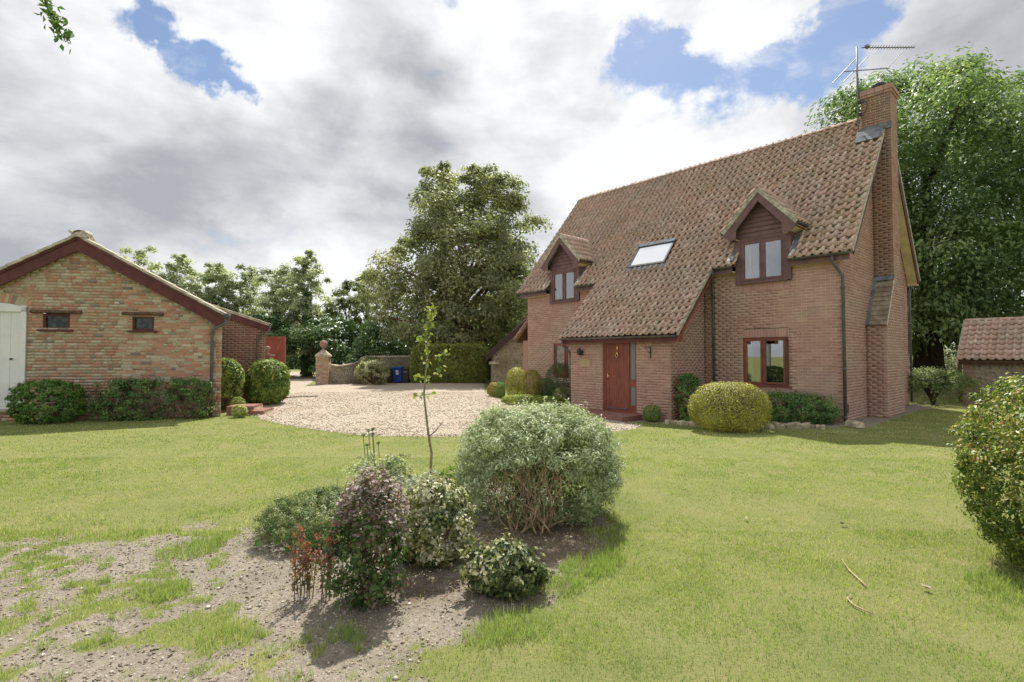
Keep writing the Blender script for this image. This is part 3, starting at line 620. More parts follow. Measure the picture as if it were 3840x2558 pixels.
def keep_main(m_):
    x, y, z = m_[:, 0], m_[:, 1], m_[:, 2]; k = np.ones(len(x), bool)
    for xc in DORM: k &= ~((abs(x - xc) < .70) & (z < 6.02 - 1.13 * abs(x - xc)))
    k &= ~((x > -6.27) & (x < -4.87) & (y > .06) & (y < .76))
    k &= ~((x > -.28) & (x < .36) & (y > 2.95))
    return k
S2 = math.hypot(1, 1.1793); wm = np.array([0, 1 / S2, 1.1793 / S2])
tiles(Hs, roofo, (-11.39, -.29, rz(-.29)), (1, 0, 0), wm, 58, 22, .2017, .2775, keep_main, M_TILE, singles=300, moss=True)
S3 = math.hypot(1, .9965); wc = np.array([0, 1 / S3, .9965 / S3])
cs = MB(); n3 = Vector((0, -.9965, 1)).normalized(); a = Vector((-7.33, -2.16, cz(-2.16))) - n3 * .015; c = Vector((-7.33, -.1, cz(-.1))) - n3 * .03; cs.prism([a, c, c - n3 * .09, a - n3 * .09], (4.17, 0, 0)); cso = cs.build('porch_roof', M_OAK, Hs)
tiles(Hs, cso, (-7.33, -2.24, cz(-2.24)), (1, 0, 0), wc, 21, 10, .1985, .2775, lambda m_: np.ones(len(m_), bool), M_TILE, seed=8, moss=True)
rp = ridge_piece(.44).mesh('ridge_tile', M_TILE, True)
for i in range(26):
    o = link('ridge_tile', rp, roofo); o.location = (-11.39 + i * .427, RT, RZ - .015 + random.uniform(-.004, .004)); o.rotation_euler = (0, random.uniform(-.006, .006), 0)
# verges
for x in (.27, -11.42):
    mb = MB(); a = Vector((x, -.24, rz(-.24))); nf = Vector((0, -1.1793, 1)).normalized(); c = Vector((x, RT, rz(RT))); mb.prism([a + nf * .03, c + nf * .03, c - nf * .07, a - nf * .07], (.06, 0, 0))
    a = Vector((x, WID + .24, rz(-.24))); mb.prism([a + nn * .03, a - nn * .07, c - nn * .07, c + nn * .03], (.06, 0, 0)); mb.build('verge', M_VERGE, roofo)
    mb = MB(); xa = x + .01 if x > 0 else x + .02; a = Vector((xa, WID + .22, rz(-.22))); c = Vector((xa, RT, rz(RT))); mb.prism([a - nn * .072, a - nn * .26, c - nn * .26, c - nn * .072], (.03, 0, 0))
    a = Vector((xa, -.2, rz(-.2))); mb.prism([a - nf * .072, c - nf * .072, c - nf * .2, a - nf * .2], (.03, 0, 0)); mb.build('bargeboard', M_BARGERED, roofo)
mb = MB(); a = Vector((.015, WID + .2, rz(-.2))); c = Vector((.015, RT, rz(RT))); mb.prism([a - nn * .24, a - nn * .255, c - nn * .255, c - nn * .24], (.265, 0, 0)); mb.build('soffit', M_CREAM, roofo)
mb = MB(); mb.prism([(.01, WID - .02, 4.02), (.01, WID + .24, 4.02), (.01, WID + .24, 4.16), (.01, WID - .02, 4.40)], (.26, 0, 0)); mb.build('soffit', M_CREAM, roofo)
# catslide verge and barge
mb = MB(); mb.prism([(-3.20, -2.2, cz(-2.2) + .035), (-3.20, -.22, cz(-.22) + .035), (-3.20, -.22, cz(-.22) - .05), (-3.20, -2.2, cz(-2.2) - .05)], (.05, 0, 0)); mb.build('verge', M_VERGE, cso)
mb = MB(); mb.prism([(-3.19, -2.16, cz(-2.16) - .055), (-3.19, -.2, cz(-.2) - .055), (-3.19, -.2, cz(-.2) - .25), (-3.19, -1.90, cz(-1.90) - .25), (-3.19, -2.02, 2.02), (-3.19, -2.16, 2.02)], (.03, 0, 0)); mb.build('bargeboard', M_RED, cso)
mb = MB(); mb.prism([(-3.54, -2.14, cz(-2.14) - .1), (-3.54, -.02, cz(-.02) - .14), (-3.54, -.02, cz(-.02) - .16), (-3.54, -2.1, 2.1), (-3.54, -2.14, 2.1)], (.35, 0, 0)); mb.build('soffit', M_OAK, cso)

# ---- fascias and gutters
def gutter(x0, x1, y, z, fm, fz0, fz1):
    B(x0, x1, y + .062, y + .085, fz0, fz1).build('fascia', fm, Hs)
    mb = half_pipe(MB(), (x0 - .02, y, z), (x1 + .02, y, z))
    for x in (x0 - .02, x1 + .02): mb.add([(x, y + math.cos(math.pi + math.pi * k / 8) * .058, z + math.sin(math.pi + math.pi * k / 8) * .058) for k in range(9)], [tuple(range(9))])
    k = int((x1 - x0) / .9) + 1
    for i in range(k):
        x = x0 + (x1 - x0) * (i + .5) / k; mb.box(x - .02, x + .02, y - .062, y + .06, z - .066, z - .045)
    mb.build('gutter', M_GUTTER, Hs, True)
gutter(-1.12, .25, -.27, 4.165, M_PURPLE, 3.985, 4.13); gutter(-3.18, -2.62, -.27, 4.165, M_PURPLE, 3.985, 4.13)
gutter(-8.35, -7.40, -.27, 4.165, M_PURPLE, 3.985, 4.13); gutter(-11.33, -9.85, -.27, 4.165, M_PURPLE, 3.985, 4.13)
gutter(-7.30, -3.25, -2.22, 2.20, M_BARGERED, 2.03, 2.19)
for x0, x1 in ((-11.3, -9.83), (-8.35, -7.1), (-3.5, -2.6), (-1.12, .0)): B(x0, x1, -.185, .0, 3.99, 4.03).build('soffit', M_CREAM, Hs)
B(PX0, PX1 + .3, -2.135, -1.952, 2.14, 2.165).build('soffit', M_BARGERED, Hs)
def pipe(pts, r=.036, clips=()):
    mb = MB().tube(pts, r, 10)
    for z in clips: mb.tube([(pts[-1][0], pts[-1][1], z), (pts[-1][0], pts[-1][1], z + .06)], r + .012, 10)
    mb.build('downpipe', M_GUTTER, Hs, True)
pipe([(-.10, -.27, 4.12), (-.10, -.27, 3.93), (-.06, -.22, 3.87), (.055, -.05, 3.62), (.06, -.045, 3.5), (.06, -.045, .05)], .038, (.12, 1.3, 3.3))
pipe([(-3.16, -.27, 4.12), (-3.16, -.27, 4.0), (-3.25, -.09, 3.75), (-3.25, -.075, 3.6), (-3.25, -.075, -.1)], .036, (1.55, 2.45, 3.4))
pipe([(-7.22, -2.22, 2.15), (-7.22, -2.22, 1.98), (-7.19, -1.90, 1.78), (-7.17, -1.88, 1.6), (-7.17, -1.88, -.1)], .036, (1.2,))
pipe([(.05, WID + .27, 4.08), (.05, WID + .25, 3.95), (.05, WID + .06, 3.72), (.05, WID + .06, .1)], .036, (1.3, 2.7))

# ---- chimney
CX, CY0, CY1, CU0, CU1 = .48, 2.13, 4.02, 3.05, 3.78
ch = MB(); ch.box(.0, CX - .009, CY0 + .01, CY1, -.2, 2.5); ch.prism([(0, CY0 + .01, 2.5), (0, CU0 + .01, 3.78), (0, CU1, 3.78), (0, CY1, 2.5)], (CX - .009, 0, 0)); ch.box(-.24, CX - .009, CU0 + .01, CU1, 3.78, 9.12)
cho = ch.build('chimney', M_MORTAR, Hs)
brickwork(cho, 'chimney_face', (0, CY0, 0), (1, 0, 0), (0, -1, 0), -.225, 2.475, lambda z: [(0, CX)], M_BRICK, M_MORTAR, seed=12)
brickwork(cho, 'chimney_face', (0, CU0, 0), (1, 0, 0), (0, -1, 0), 3.75, 9.15, lambda z: [(-.24 if z > 7.2 else 0, CX)], M_STACK, M_MORTAR, seed=13)
brickwork(cho, 'chimney_face', (CX, 0, 0), (0, 1, 0), (1, 0, 0), -.225, 9.15, lambda z: [(CY0, CY1)] if z < 2.5 else [(CY0 + (z - 2.5) * .719, CY1 - (z - 2.5) * .1875)] if z < 3.78 else [(CU0, CU1)], M_BRICK, M_MORTAR, seed=14)
for ob in list(cho.children):
    for c_ in list(ob.children): c_.parent = cho; c_.name = 'chimney_brickwork'
# shoulder of plain tiles with lead edging
sv = Vector((0, CU0 - CY0, 3.82 - 2.46)); sl = sv.length; sv.normalize(); sn = Vector((0, -sv.z, sv.y))
def sbox(name, x0, x1, d0, d1, h0, h1, mt, taper=0.):
    o = Vector((0, CY0 - .03, 2.46)); vs = [o + Vector((x, 0, 0)) + sv * d + sn * (h - (taper if d == d1 and h == h1 else 0)) for h in (h0, h1) for d in (d0, d1) for x in (x0, x1)]
    return MB().add(vs, [(0, 2, 3, 1), (4, 5, 7, 6), (0, 1, 5, 4), (2, 6, 7, 3), (0, 4, 6, 2), (1, 3, 7, 5)]).build(name, mt, cho)
for i in range(9):
    for k in range(3):
        x0 = .085 + (k - .5 * (i % 2)) * .165; x1 = x0 + .160
        x0, x1 = max(x0, .085), min(x1, CX + .015)
        if x1 - x0 > .03: sbox('shoulder_tile', x0, x1, i * .163 + .004, i * .163 + .19, .012, .052, M_PLAINTILE, .022)
sbox('lead_flashing', .0, .083, .0, sl + .04, .02, .055, M_LEAD); sbox('lead_flashing', .0, CX + .02, sl - .1, sl + .05, .058, .070, M_LEAD)
sbox('shoulder_edge', CX + .002, CX + .02, -.01, sl - .1, -.01, .04, M_MORT_WHITE)
# lead apron and soaker where the stack meets the tiles
mb = MB(); a = Vector((-.30, 2.72, rz(2.72))); c = Vector((-.30, 3.06, rz(3.06))); nf = Vector((0, -1.1793, 1)).normalized(); mb.prism([a + nf * .10, c + nf * .10, c + nf * .115, a + nf * .115], (.62, 0, 0)); mb.box(-.26, CX + .012, 3.02, 3.045, rz(3.06), rz(3.06) + .18); mb.build('lead_flashing', M_LEAD, cho)
# corbelled cap, flaunching, cowl
for k, (g, z0) in enumerate(((.03, 9.13), (.06, 9.20), (.05, 9.275))):
    mb = MB(); per = [(-.24 - g, CU0 - g, CX + g, CU0 - g), (CX + g, CU0 - g, CX + g, CU1 + g), (CX + g, CU1 + g, -.24 - g, CU1 + g), (-.24 - g, CU1 + g, -.24 - g, CU0 - g)]
    bme = {}
    for (x0, y0, x1, y1) in per:
        L = math.hypot(x1 - x0, y1 - y0); nb = 4; ang = math.atan2(y1 - y0, x1 - x0); wd = L / nb
        if round(wd, 3) not in bme: bme[round(wd, 3)] = MB().box(-wd / 2 + .005, wd / 2 - .005, 0, .1, .004, .07).mesh('brick', M_BRICK)
        for i in range(nb):
            o = link('brick', bme[round(wd, 3)], cho); f_ = (i + .5) / nb; o.location = (x0 + (x1 - x0) * f_, y0 + (y1 - y0) * f_, z0); o.rotation_euler = (0, 0, ang)
B(-.22, CX - .02, CU0 + .03, CU1 - .03, 9.10, 9.34).build('cap_core', M_MORTAR2, cho)
mb = MB(); mb.add([(-.20, CU0 + .03, 9.34), (CX - .03, CU0 + .03, 9.34), (CX - .03, CU1 - .03, 9.34), (-.20, CU1 - .03, 9.34), (.0, CU0 + .2, 9.43), (.26, CU0 + .2, 9.43), (.26, CU1 - .2, 9.43), (.0, CU1 - .2, 9.43)], [(0, 1, 5, 4), (1, 2, 6, 5), (2, 3, 7, 6), (3, 0, 4, 7), (4, 5, 6, 7)]); mb.build('mortar_flaunching', M_MORT_WHITE, cho)
MB().lathe([(.11, 0), (.11, .06), (.17, .07), (.19, .10), (.19, .155), (.16, .175), (.02, .18)], (.13, 3.42, 9.40), 20).build('chimney_cowl', M_BLACK, cho, True)

# ---- ground floor windows
def casement(x0, x1, z0, z1, y, mt, parent, split=.5, name='window', open_right=0., curtains=True, sill=True):
    fr = frame(MB(), x0, x1, z0, z1, y + .0, y + .07, .055); xm = x0 + (x1 - x0) * split; fr.box(xm - .03, xm + .03, y, y + .07, z0 + .055, z1 - .055)
    wo_ = fr.build(name, mt, parent)
    for i, (a, b_) in enumerate(((x0 + .057, xm - .032), (xm + .032, x1 - .057))):
        sa_ = frame(MB(), 0, b_ - a, z0 + .058, z1 - .058, -.018, .03, .045).build('sash', mt, wo_); gl_ = B(.045, b_ - a - .045, .004, .010, z0 + .103, z1 - .103).build('pane', M_GLASS, wo_)
        for q in (sa_, gl_):
            q.location = (a, y, 0)
            if i == 1 and open_right: q.location = (a, y - .02, 0); q.rotation_euler = (0, 0, -open_right)
    if sill: B(x0 - .06, x1 + .06, y - .055, y + .06, z0 - .035, z0 - .002).build('sill', mt, wo_)
    if curtains:
        for a, b_ in ((x0 + .02, x0 + .20), (x1 - .16, x1 - .02)): curtain(wo_, a, b_, z0 - .05, z1, y + .16, 3)
    return wo_
wr = casement(*WIN_R, .035, M_RED, Hs, .45, open_right=R(9)); wl = casement(*WIN_L, .035, M_RED, Hs, .5)
for a in (WIN_R, WIN_L):
    mb = MB(); mb.box(a[0] - .002, a[0] + .03, .09, .25, a[2], a[3]); mb.box(a[1] - .03, a[1] + .002, .09, .25, a[2], a[3]); mb.build('window_reveal', M_ROOM, Hs)

# ---- front door
df = frame(MB(), DX0, DX1, DZ0, DZ1, PY + .02, PY + .11, .055); df.box(-4.925, -4.875, PY + .02, PY + .11, DZ0 + .05, DZ1 - .05); df.box(DX0 + .055, DX0 + .11, PY + .035, PY + .11, DZ0 + .05, DZ1 - .05)
df.box(-4.875, DX1 - .05, PY + .03, PY + .1, .76, .96); df.box(-4.875, DX1 - .05, PY + .03, PY + .1, .06, .22); dfo = df.build('door_frame', M_RED, Hs)
B(-4.88, DX1 - .05, PY + .06, PY + .075, .94, 2.11).build('pane', M_FROST, dfo); B(-4.88, DX1 - .05, PY + .06, PY + .075, .21, .78).build('pane', M_FROST, dfo)
B(DX0 - .05, DX1 + .05, PY - .06, PY + .1, -.06, .008).build('door_sill', M_RED, dfo)
door = frame(MB(), -5.718, -4.927, .07, 2.098, PY + .05, PY + .095, .09).build('front_door', M_RED, Hs)
wd = (.791 - .18) / 7; pm = MB().box(.003, wd - .003, 0, .03, .16, 2.008).mesh('plank', M_RED)
for i in range(7): o = link('plank', pm, door); o.location = (-5.628 + i * wd, PY + .062, 0)
B(-5.70, -4.945, PY + .02, PY + .052, .075, .135).build('weatherboard', M_PURPLE, door)
mb = MB(); mb.box(-5.69, -5.655, PY + .038, PY + .05, .93, 1.13); mb.tube([(-5.672, PY + .04, 1.05), (-5.672, PY - .0, 1.05), (-5.60, PY - .005, 1.055), (-5.56, PY, 1.05)], .011, 8); mb.build('door_handle', M_BRASS, door, True)
mb = MB(); mb.lathe([(.0, -.012), (.035, -.01), (.038, 0), (.03, .01), (0, .012)], (0, 0, 0), 16); ob = mb.build('door_knocker', M_BRASS, door, True); ob.location = (-5.325, PY + .045, 1.72); ob.rotation_euler = (R(90), 0, 0)
mb = MB(); mb.tube([(-5.325 + .04 * math.sin(a_), PY + .03, 1.66 - .055 * math.cos(a_)) for a_ in np.linspace(-2.6, 2.6, 14)], .010, 6); mb.build('door_knocker', M_BRASS, door, True)
B(-5.345, -5.305, PY + .05, PY + .061, 1.84, 1.93).build('spy_hole_plate', M_BRASS, door)
# lamp, plaque, bracket on the porch
x, z = hpx(PY, 2183, 1322); lp = B(x - .05, x + .05, PY - .02, PY, z - .09, z + .05).build('porch_lamp', M_BLACK, Hs)
MB().tube([(x, PY - .02, z - .06), (x, PY - .10, z - .09), (x + .0, PY - .16, z - .05)], .012, 8).build('lamp_arm', M_BLACK, lp, True)
MB().lathe([(.02, -.09), (.05, -.07), (.075, .0), (.08, .05), (.06, .10), (.02, .13), (.005, .15)], (x, PY - .15, z + .0), 14).build('lamp_shade', M_BLACK, lp, True)
(x0, z0), (x1, z1) = hpx(PY, 2172, 1375), hpx(PY, 2216, 1346); B(x0, x1, PY - .022, PY, z0, z1).build('name_plaque', M_PLAQUE, Hs, bevel=.006)
x, z = hpx(PY, 2440, 1320); mb = MB().box(x - .012, x + .012, PY - .02, PY, z - .18, z + .14); mb.tube([(x, PY - .012, z + .12), (x - .02, PY - .25, z + .13), (x - .02, PY - .27, z + .10)], .009, 6); mb.tube([(x, PY - .012, z - .06), (x - .01, PY - .14, z + .02), (x - .02, PY - .22, z + .12)], .007, 6); mb.build('basket_bracket', M_BLACK, Hs)
# brick step
SX0, SX1, SY0 = -6.35, -4.42, -2.92
st = B(SX0 + .012, SX1 - .012, SY0 + .012, PY - .002, -.3, -.020).build('door_step', M_MORTAR2, Hs)
hm = MB().box(0.004, .206, -.104, .0, .004, .060).mesh('brick', M_DKBRICK); pv = MB().box(.004, .098, .004, .204, -.012, .0).mesh('brick', M_DKBRICK); hv = MB().box(.004, .098, 0, .09, -.15, .0).mesh('brick', M_DKBRICK)
nx_ = int((SX1 - SX0) / .1015); 
for i in range(nx_):
    o = link('brick', hv, st); o.location = (SX0 + i * .1015, SY0, -.012 - .0)
for r_ in range(4):
    for i in range(nx_): o = link('brick', pv, st); o.location = (SX0 + i * .1015, SY0 + .1 + r_ * .208, -.010)
sm = MB().box(0, .09, .004, .204, -.15, -.0).mesh('brick', M_DKBRICK)
for i in range(4): o = link('brick', sm, st); o.location = (SX1 - .088, SY0 + .1 + i * .208, -.012)
B(SX0 + .02, SX1 - .02, PY - .28, PY - .01, -.02, .0).build('step_tread', M_DKBRICK, st)

# ---- roof window
nf = Vector((0, -1.1793, 1)).normalized(); wv = Vector(tuple(wm))
def rbox(x0, x1, t0, t1, h0, h1):
    vs = []
    for h in (h0, h1):
        for t_ in (t0, t1):
            for x in (x0, x1): vs.append(Vector((x, t_, rz(t_))) + nf * h)
    return MB().add(vs, [(0, 2, 3, 1), (4, 5, 7, 6), (0, 1, 5, 4), (2, 6, 7, 3), (0, 4, 6, 2), (1, 3, 7, 5)])
SW = (-6.26, -4.88, .055, .765)
mb = MB()
for a in ((SW[0], SW[0] + .06, SW[2], SW[3]), (SW[1] - .06, SW[1], SW[2], SW[3]), (SW[0] + .06, SW[1] - .06, SW[2], SW[2] + .05), (SW[0] + .06, SW[1] - .06, SW[3] - .075, SW[3])):
    r_ = rbox(*a, -.05, .10); mb.add(r_.v, r_.f)
swo = mb.build('roof_window', M_BINGREY, Hs)
rbox(SW[0] + .06, SW[1] - .06, SW[2] + .05, SW[3] - .075, .075, .082).build('pane', M_ROOFGLASS, swo); rbox(SW[0] + .06, SW[1] - .06, SW[2] + .05, SW[3] - .075, .03, .04).build('blind', M_WHITE, swo)
rbox(SW[0] - .01, SW[1] + .01, SW[3] - .06, SW[3] + .03, .102, .125).build('window_hood', M_LEAD, swo); rbox(SW[0] - .08, SW[1] + .08, SW[2] - .11, SW[2], .055, .065).build('flashing', M_LEAD, swo)

# ---- dormers
def dormer(xc, seed):
    rg = random.Random(seed); mb = MB(); hw_ = .74
    for sgn in (-1, 1):
        xa = xc + sgn * hw_
        mb.prism([(min(xa, xa - sgn * .03), -.02, 3.98), (min(xa, xa - sgn * .03), -.02, 4.93), (min(xa, xa - sgn * .03), .46, 4.93), (min(xa, xa - sgn * .03), .30, 4.4), (min(xa, xa - sgn * .03), .30, 3.98)], (.03, 0, 0))
        mb.box(min(xa, xa - sgn * .15), max(xa, xa - sgn * .15), -.045, -.0, 3.66, 4.93)
    mb.box(xc - .59, xc + .59, -.045, 0, 4.85, 4.95)
    mb.box(xc - .585, xc + .585, 1.2, 1.25, 3.6, 6.0)
    d = mb.build('dormer', M_PURPLE, Hs)
    # weatherboards in the gable
    z = 4.945
    while z < 5.92:
        zb = z + .138; h0 = (6.0 - z) / 1.13; h1 = max(.01, (6.0 - zb) / 1.13); h0 = min(h0, .74); h1 = min(h1, .74)
        MB().add([(xc - h0, -.062, z), (xc + h0, -.062, z), (xc + h1, -.030, zb), (xc - h1, -.030, zb), (xc - h0, -.01, z), (xc + h0, -.01, z), (xc + h1, -.01, zb), (xc - h1, -.01, zb)], [(0, 1, 2, 3), (0, 4, 5, 1), (2, 6, 7, 3), (1, 5, 6, 2), (0, 3, 7, 4), (4, 7, 6, 5)]).build('weatherboard', M_PURPLE, d); z += .128
    for sgn in (-1, 1):
        pl = [(0, 6.13), (.50, 5.56), (.78, 5.28), (.98, 5.13), (.98, 5.03), (.80, 4.88), (.615, 4.88), (.60, 5.15), (.0, 5.84)]; pp = [(xc + sgn * a, -.285, b_) for a, b_ in pl]
        if sgn > 0: pp = pp[::-1]
        MB().prism(pp, (0, .032, 0)).build('bargeboard', M_PURPLE, d)
        MB().prism([(xc + sgn * a, -.25, b_) for a, b_ in ((.615, 4.875), (.97, 5.02), (.97, 5.03), (.615, 4.90))], (0, .68, 0)).build('soffit', M_CREAM, d)
        B(xc + sgn * .955 - .012, xc + sgn * .955 + .012, -.25, .50, 4.99, 5.09).build('fascia', M_BARGERED, d)
        half_pipe(MB(), (xc + sgn * 1.0, -.27, 5.10), (xc + sgn * 1.0, .56, 5.10), .042).build('gutter', M_GUTTER, d, True)
        # roof slope: slab and tiles
        wv_ = np.array([-sgn, 0, 1.08]); ln = np.linalg.norm(wv_); wv_ /= ln; uv = np.array([0, 1., 0]) if sgn > 0 else np.array([0, -1., 0])
        nv = np.cross(uv, wv_)
        if nv[2] < 0: uv = -uv
        ze = 5.10; ap = 6.14
        sl_ = MB(); nrm = Vector(tuple(np.cross(uv, wv_)))
        e0 = Vector((xc + sgn * .98, -.30, ze)); a0 = Vector((xc, -.30, ze + .98 * 1.08)); e1 = Vector((xc + sgn * .98, .62, ze)); a1 = Vector((xc, 1.50, ze + .98 * 1.08))
        sl_.add([e0, a0, a1, e1, e0 - nrm * .05, a0 - nrm * .05, a1 - nrm * .05, e1 - nrm * .05], [(0, 1, 2, 3), (7, 6, 5, 4), (0, 4, 5, 1), (1, 5, 6, 2), (2, 6, 7, 3), (3, 7, 4, 0)]); so_ = sl_.build('dormer_roof', M_VERGE, d)
        O = np.array([xc + sgn * 1.01, -.31 if uv[1] > 0 else 1.59, ze - .02]) + np.array(nrm) * .004
        tiles(Hs, d, O, uv, wv_, 10, 5, .19, .285, lambda m_: m_[:, 2] > rz(m_[:, 1]) - .02, M_TILE, seed=seed + sgn, all_single=True)
        # verge bedding, lead at the cheek, mortar fillet in the valley
        MB().prism([e0 + nrm * .0 + Vector((0, -.012, 0)), a0 + Vector((0, -.012, 0)), a0 + nrm * .06 + Vector((0, -.012, 0)), e0 + nrm * .06 + Vector((0, -.012, 0))], (0, .05, 0)).build('verge', M_VERGE, d)
        t0, t1 = -.16, .46
        a_, b_ = xc + sgn * .745, xc + sgn * .90
        r_ = rbox(min(a_, b_), max(a_, b_), t0, t1, .03, .062); r_.build('lead_flashing', M_LEAD, d)
        pts = []
        for k in range(9):
            f_ = k / 8.; zz_ = 5.0 + f_ * 1.0; tt_ = (zz_ - 4.224) / 1.1793 - .22; xx_ = xc + sgn * (.98 - (zz_ - 5.06) / 1.08); pts.append((xx_ + rg.uniform(-.01, .01), tt_ + .01, zz_ + .06))
        MB().tube(pts, [.03 + rg.random() * .03 for _ in pts], 6).build('mortar_fillet', M_MORT_WHITE, d)
        MB().tube([(xc + sgn * .78, -.30, 4.225), (xc + sgn * .84, -.26, 4.30), (xc + sgn * .86, -.18, 4.38)], [.03, .05, .04], 6).build('mortar_fillet', M_MORT_WHITE, d)
    rp2 = ridge_piece(.32, .085).mesh('ridge_tile', M_TILE, True)
    for i in range(6):
        o = link('ridge_tile', rp2, d); o.location = (xc, -.32 + i * .3, 6.15); o.rotation_euler = (0, 0, R(90))
    # window
    x0, x1, z0, z1 = xc - .585, xc + .585, 3.69, 4.85
    fr = frame(MB(), x0, x1, z0, z1, -.035, .03, .055); fr.box(xc - .03, xc + .03, -.035, .03, z0 + .05, z1 - .05); fr.build('window_frame', M_PURPLE, d)
    for a, b_ in ((x0 + .056, xc - .031), (xc + .031, x1 - .056)):
        frame(MB(), a, b_, z0 + .057, z1 - .057, -.048, .01, .045).build('sash', M_PURPLE, d); B(a + .045, b_ - .045, -.02, -.012, z0 + .1, z1 - .1).build('pane', M_GLASS, d)
    B(x0 - .08, x1 + .08, -.10, .02, z0 - .045, z0 - .002).build('sill', M_PURPLE, d)
    for a, b_ in ((x0 + .03, x0 + .25), (x1 - .17, x1 - .03)): curtain(d, a, b_, z0, z1, .10, 3)
    return d
dormer(DORM[0], 21); dormer(DORM[1], 22)

# ---- low lean-to at the far gable
mb = MB(); mb.box(-12.35, -11.1, .95, 5.0, -.2, 2.30); le = mb.build('side_lean_to', M_BRICK, Hs)
mb = MB(); mb.prism([(-12.6, .75, 2.32), (-11.09, .75, 3.75), (-11.09, .75, 3.65), (-12.6, .75, 2.22)], (0, 4.4, 0)); mb.build('lean_to_roof', M_OAK, le)
wl_ = np.array([1.51, 0, 1.43]); wl_ /= np.linalg.norm(wl_)
tiles(Hs, le, (-12.66, 5.1, 2.30), (0, -1, 0), wl_, 22, 7, .2, .29, lambda m_: np.ones(len(m_), bool), M_TILE, seed=31)
half_pipe(MB(), (-12.68, .7, 2.28), (-12.68, 5.1, 2.28)).build('gutter', M_GUTTER, le, True)
# ================================================================= the old brick outbuilding on the left
BB = np.array([-7.9, 14.2]); BA = R(11.5)
Bn = empty('brick_outbuilding', (BB[0], BB[1], 0), 'low old barn of mixed red and buff brick with two tiny windows and white door', 'barn', BA)
bpy.context.view_layer.update()
BX0, BAP, BSL = -6.85, -3.41, .567
def btop(x): return 4.70 - BSL * abs(x - BAP)
W1, W2, BD = (-4.21, -3.61, 2.33, 2.73), (-2.17, -1.66, 2.32, 2.71), (-5.95, -4.56, .29, 2.99)
def iv_barn(z):
    x0, x1 = BX0, 0.
    top = BAP + (4.58 - z) / BSL; 
    x1 = min(x1, top); x0 = max(x0, BAP - (4.58 - z) / BSL)
    if x1 - x0 < .12: return []
    h = []
    for a in (W1, W2):
        if a[2] < z < a[3]: h.append((a[0], a[1]))
    if BD[2] < z < BD[3]: h.append((BD[0], BD[1]))
    elif BD[3] <= z < 3.20 : h.append((BD[0] - .05 + (z - BD[3]) * .9, BD[1] + .10 - (z - BD[3]) * 1.2))
    return sub_iv([(x0, x1)], h)
bw_ = brickwork(Bn, 'gable_wall', (0, 0, 0), (1, 0, 0), (0, -1, 0), -.08, 4.56, iv_barn, M_BARNBRICK, M_MORTAR2, bl=.232, bh=.079, j=.013, rec=.005, singles=300, mixed=True, seed=41)
# segmental arch over the door
ac = (-5.255, 1.55); 
am = MB().box(-.040, .040, -.003, .05, 0, .225).mesh('arch_brick', M_BARNBRICK)
for i in range(19):
    a_ = R(-27 + i * 3.0); o = link('arch_brick', am, bw_); rr = 1.47; o.location = (ac[0] + rr * math.sin(a_), 0, ac[1] + rr * math.cos(a_)); o.rotation_euler = (0, a_, 0)
MB().add([(-6.2, .010, 2.9), (-4.4, .010, 2.9), (-4.4, .010, 3.3), (-6.2, .010, 3.3)], [(0, 1, 2, 3)]).build('mortar_joint', M_MORTAR2, bw_)
SK = -.42          # the building runs back at a slant
def bp(x, y, z): return (x + SK * y, y, z)
mb = MB(); mb.add([bp(0, .012, -.1), bp(0, 9, -.1), bp(0, 9, 2.7), bp(0, .012, 2.7)], [(0, 1, 2, 3)]); mb.add([bp(BX0, .012, -.1), bp(BX0, 9, -.1), bp(BX0, 9, 2.7), bp(BX0, .012, 2.7)], [(3, 2, 1, 0)]); mb.add([bp(BX0, 9, -.1), bp(0, 9, -.1), bp(0, 9, 2.7), bp(BAP, 9, 4.6), bp(BX0, 9, 2.7)], [(4, 3, 2, 1, 0)]); mb.add([bp(BX0, .02, 0), bp(0, .02, 0), bp(0, 9, 0), bp(BX0, 9, 0)], [(0, 1, 2, 3)]); mb.build('side_walls', M_BARNBRICK, Bn)
# roof
mb = MB()
for sg in (-1, 1):
    e = 3.53; vs = [bp(BAP, -.14, 4.76), bp(BAP + sg * e, -.14, 4.76 - BSL * e), bp(BAP + sg * e, 9.1, 4.76 - BSL * e), bp(BAP, 9.1, 4.76)]
    vs += [(a, b_, c_ - .05) for a, b_, c_ in vs]; mb.add(vs, [(0, 1, 2, 3), (7, 6, 5, 4), (0, 4, 5, 1), (1, 5, 6, 2), (2, 6, 7, 3), (3, 7, 4, 0)])
bro = mb.build('roof', M_CONCTILE, Bn)
cl = math.hypot(1, BSL); tm = MB().box(0, .40, -.02, .31, -.03, .035).mesh('verge_tile', M_CONCTILE)
for sg in (-1, 1):
    for i in range(11):
        d0 = 3.56 - i * .34; o = link('verge_tile', tm, bro); x = BAP + sg * d0; z = 4.76 - BSL * d0 + .006
        if sg > 0: o.location = (x, -.17 + .33, z + .004); o.rotation_euler = (0, -math.atan(BSL) + .035, math.pi)
        else: o.location = (x, -.17, z + .004); o.rotation_euler = (0, -math.atan(BSL) + .035, 0)
mb = MB()
for sg in (-1, 1):
    for i in range(11):
        d0 = 3.56 - i * .34; d1 = d0 - .38; h0, h1 = .028, .012
        mb.cur = random.random(); mb.add([bp(BAP + sg * d0, .17, 4.76 - BSL * d0 + h0), bp(BAP + sg * d0, 9.1, 4.76 - BSL * d0 + h0), bp(BAP + sg * d1, 9.1, 4.76 - BSL * d1 + h1), bp(BAP + sg * d1, .17, 4.76 - BSL * d1 + h1)], [(0, 1, 2, 3) if sg > 0 else (3, 2, 1, 0)])
o = mb.build('roof_tiling', M_CONCTILE, bro); o['kind'] = 'stuff'
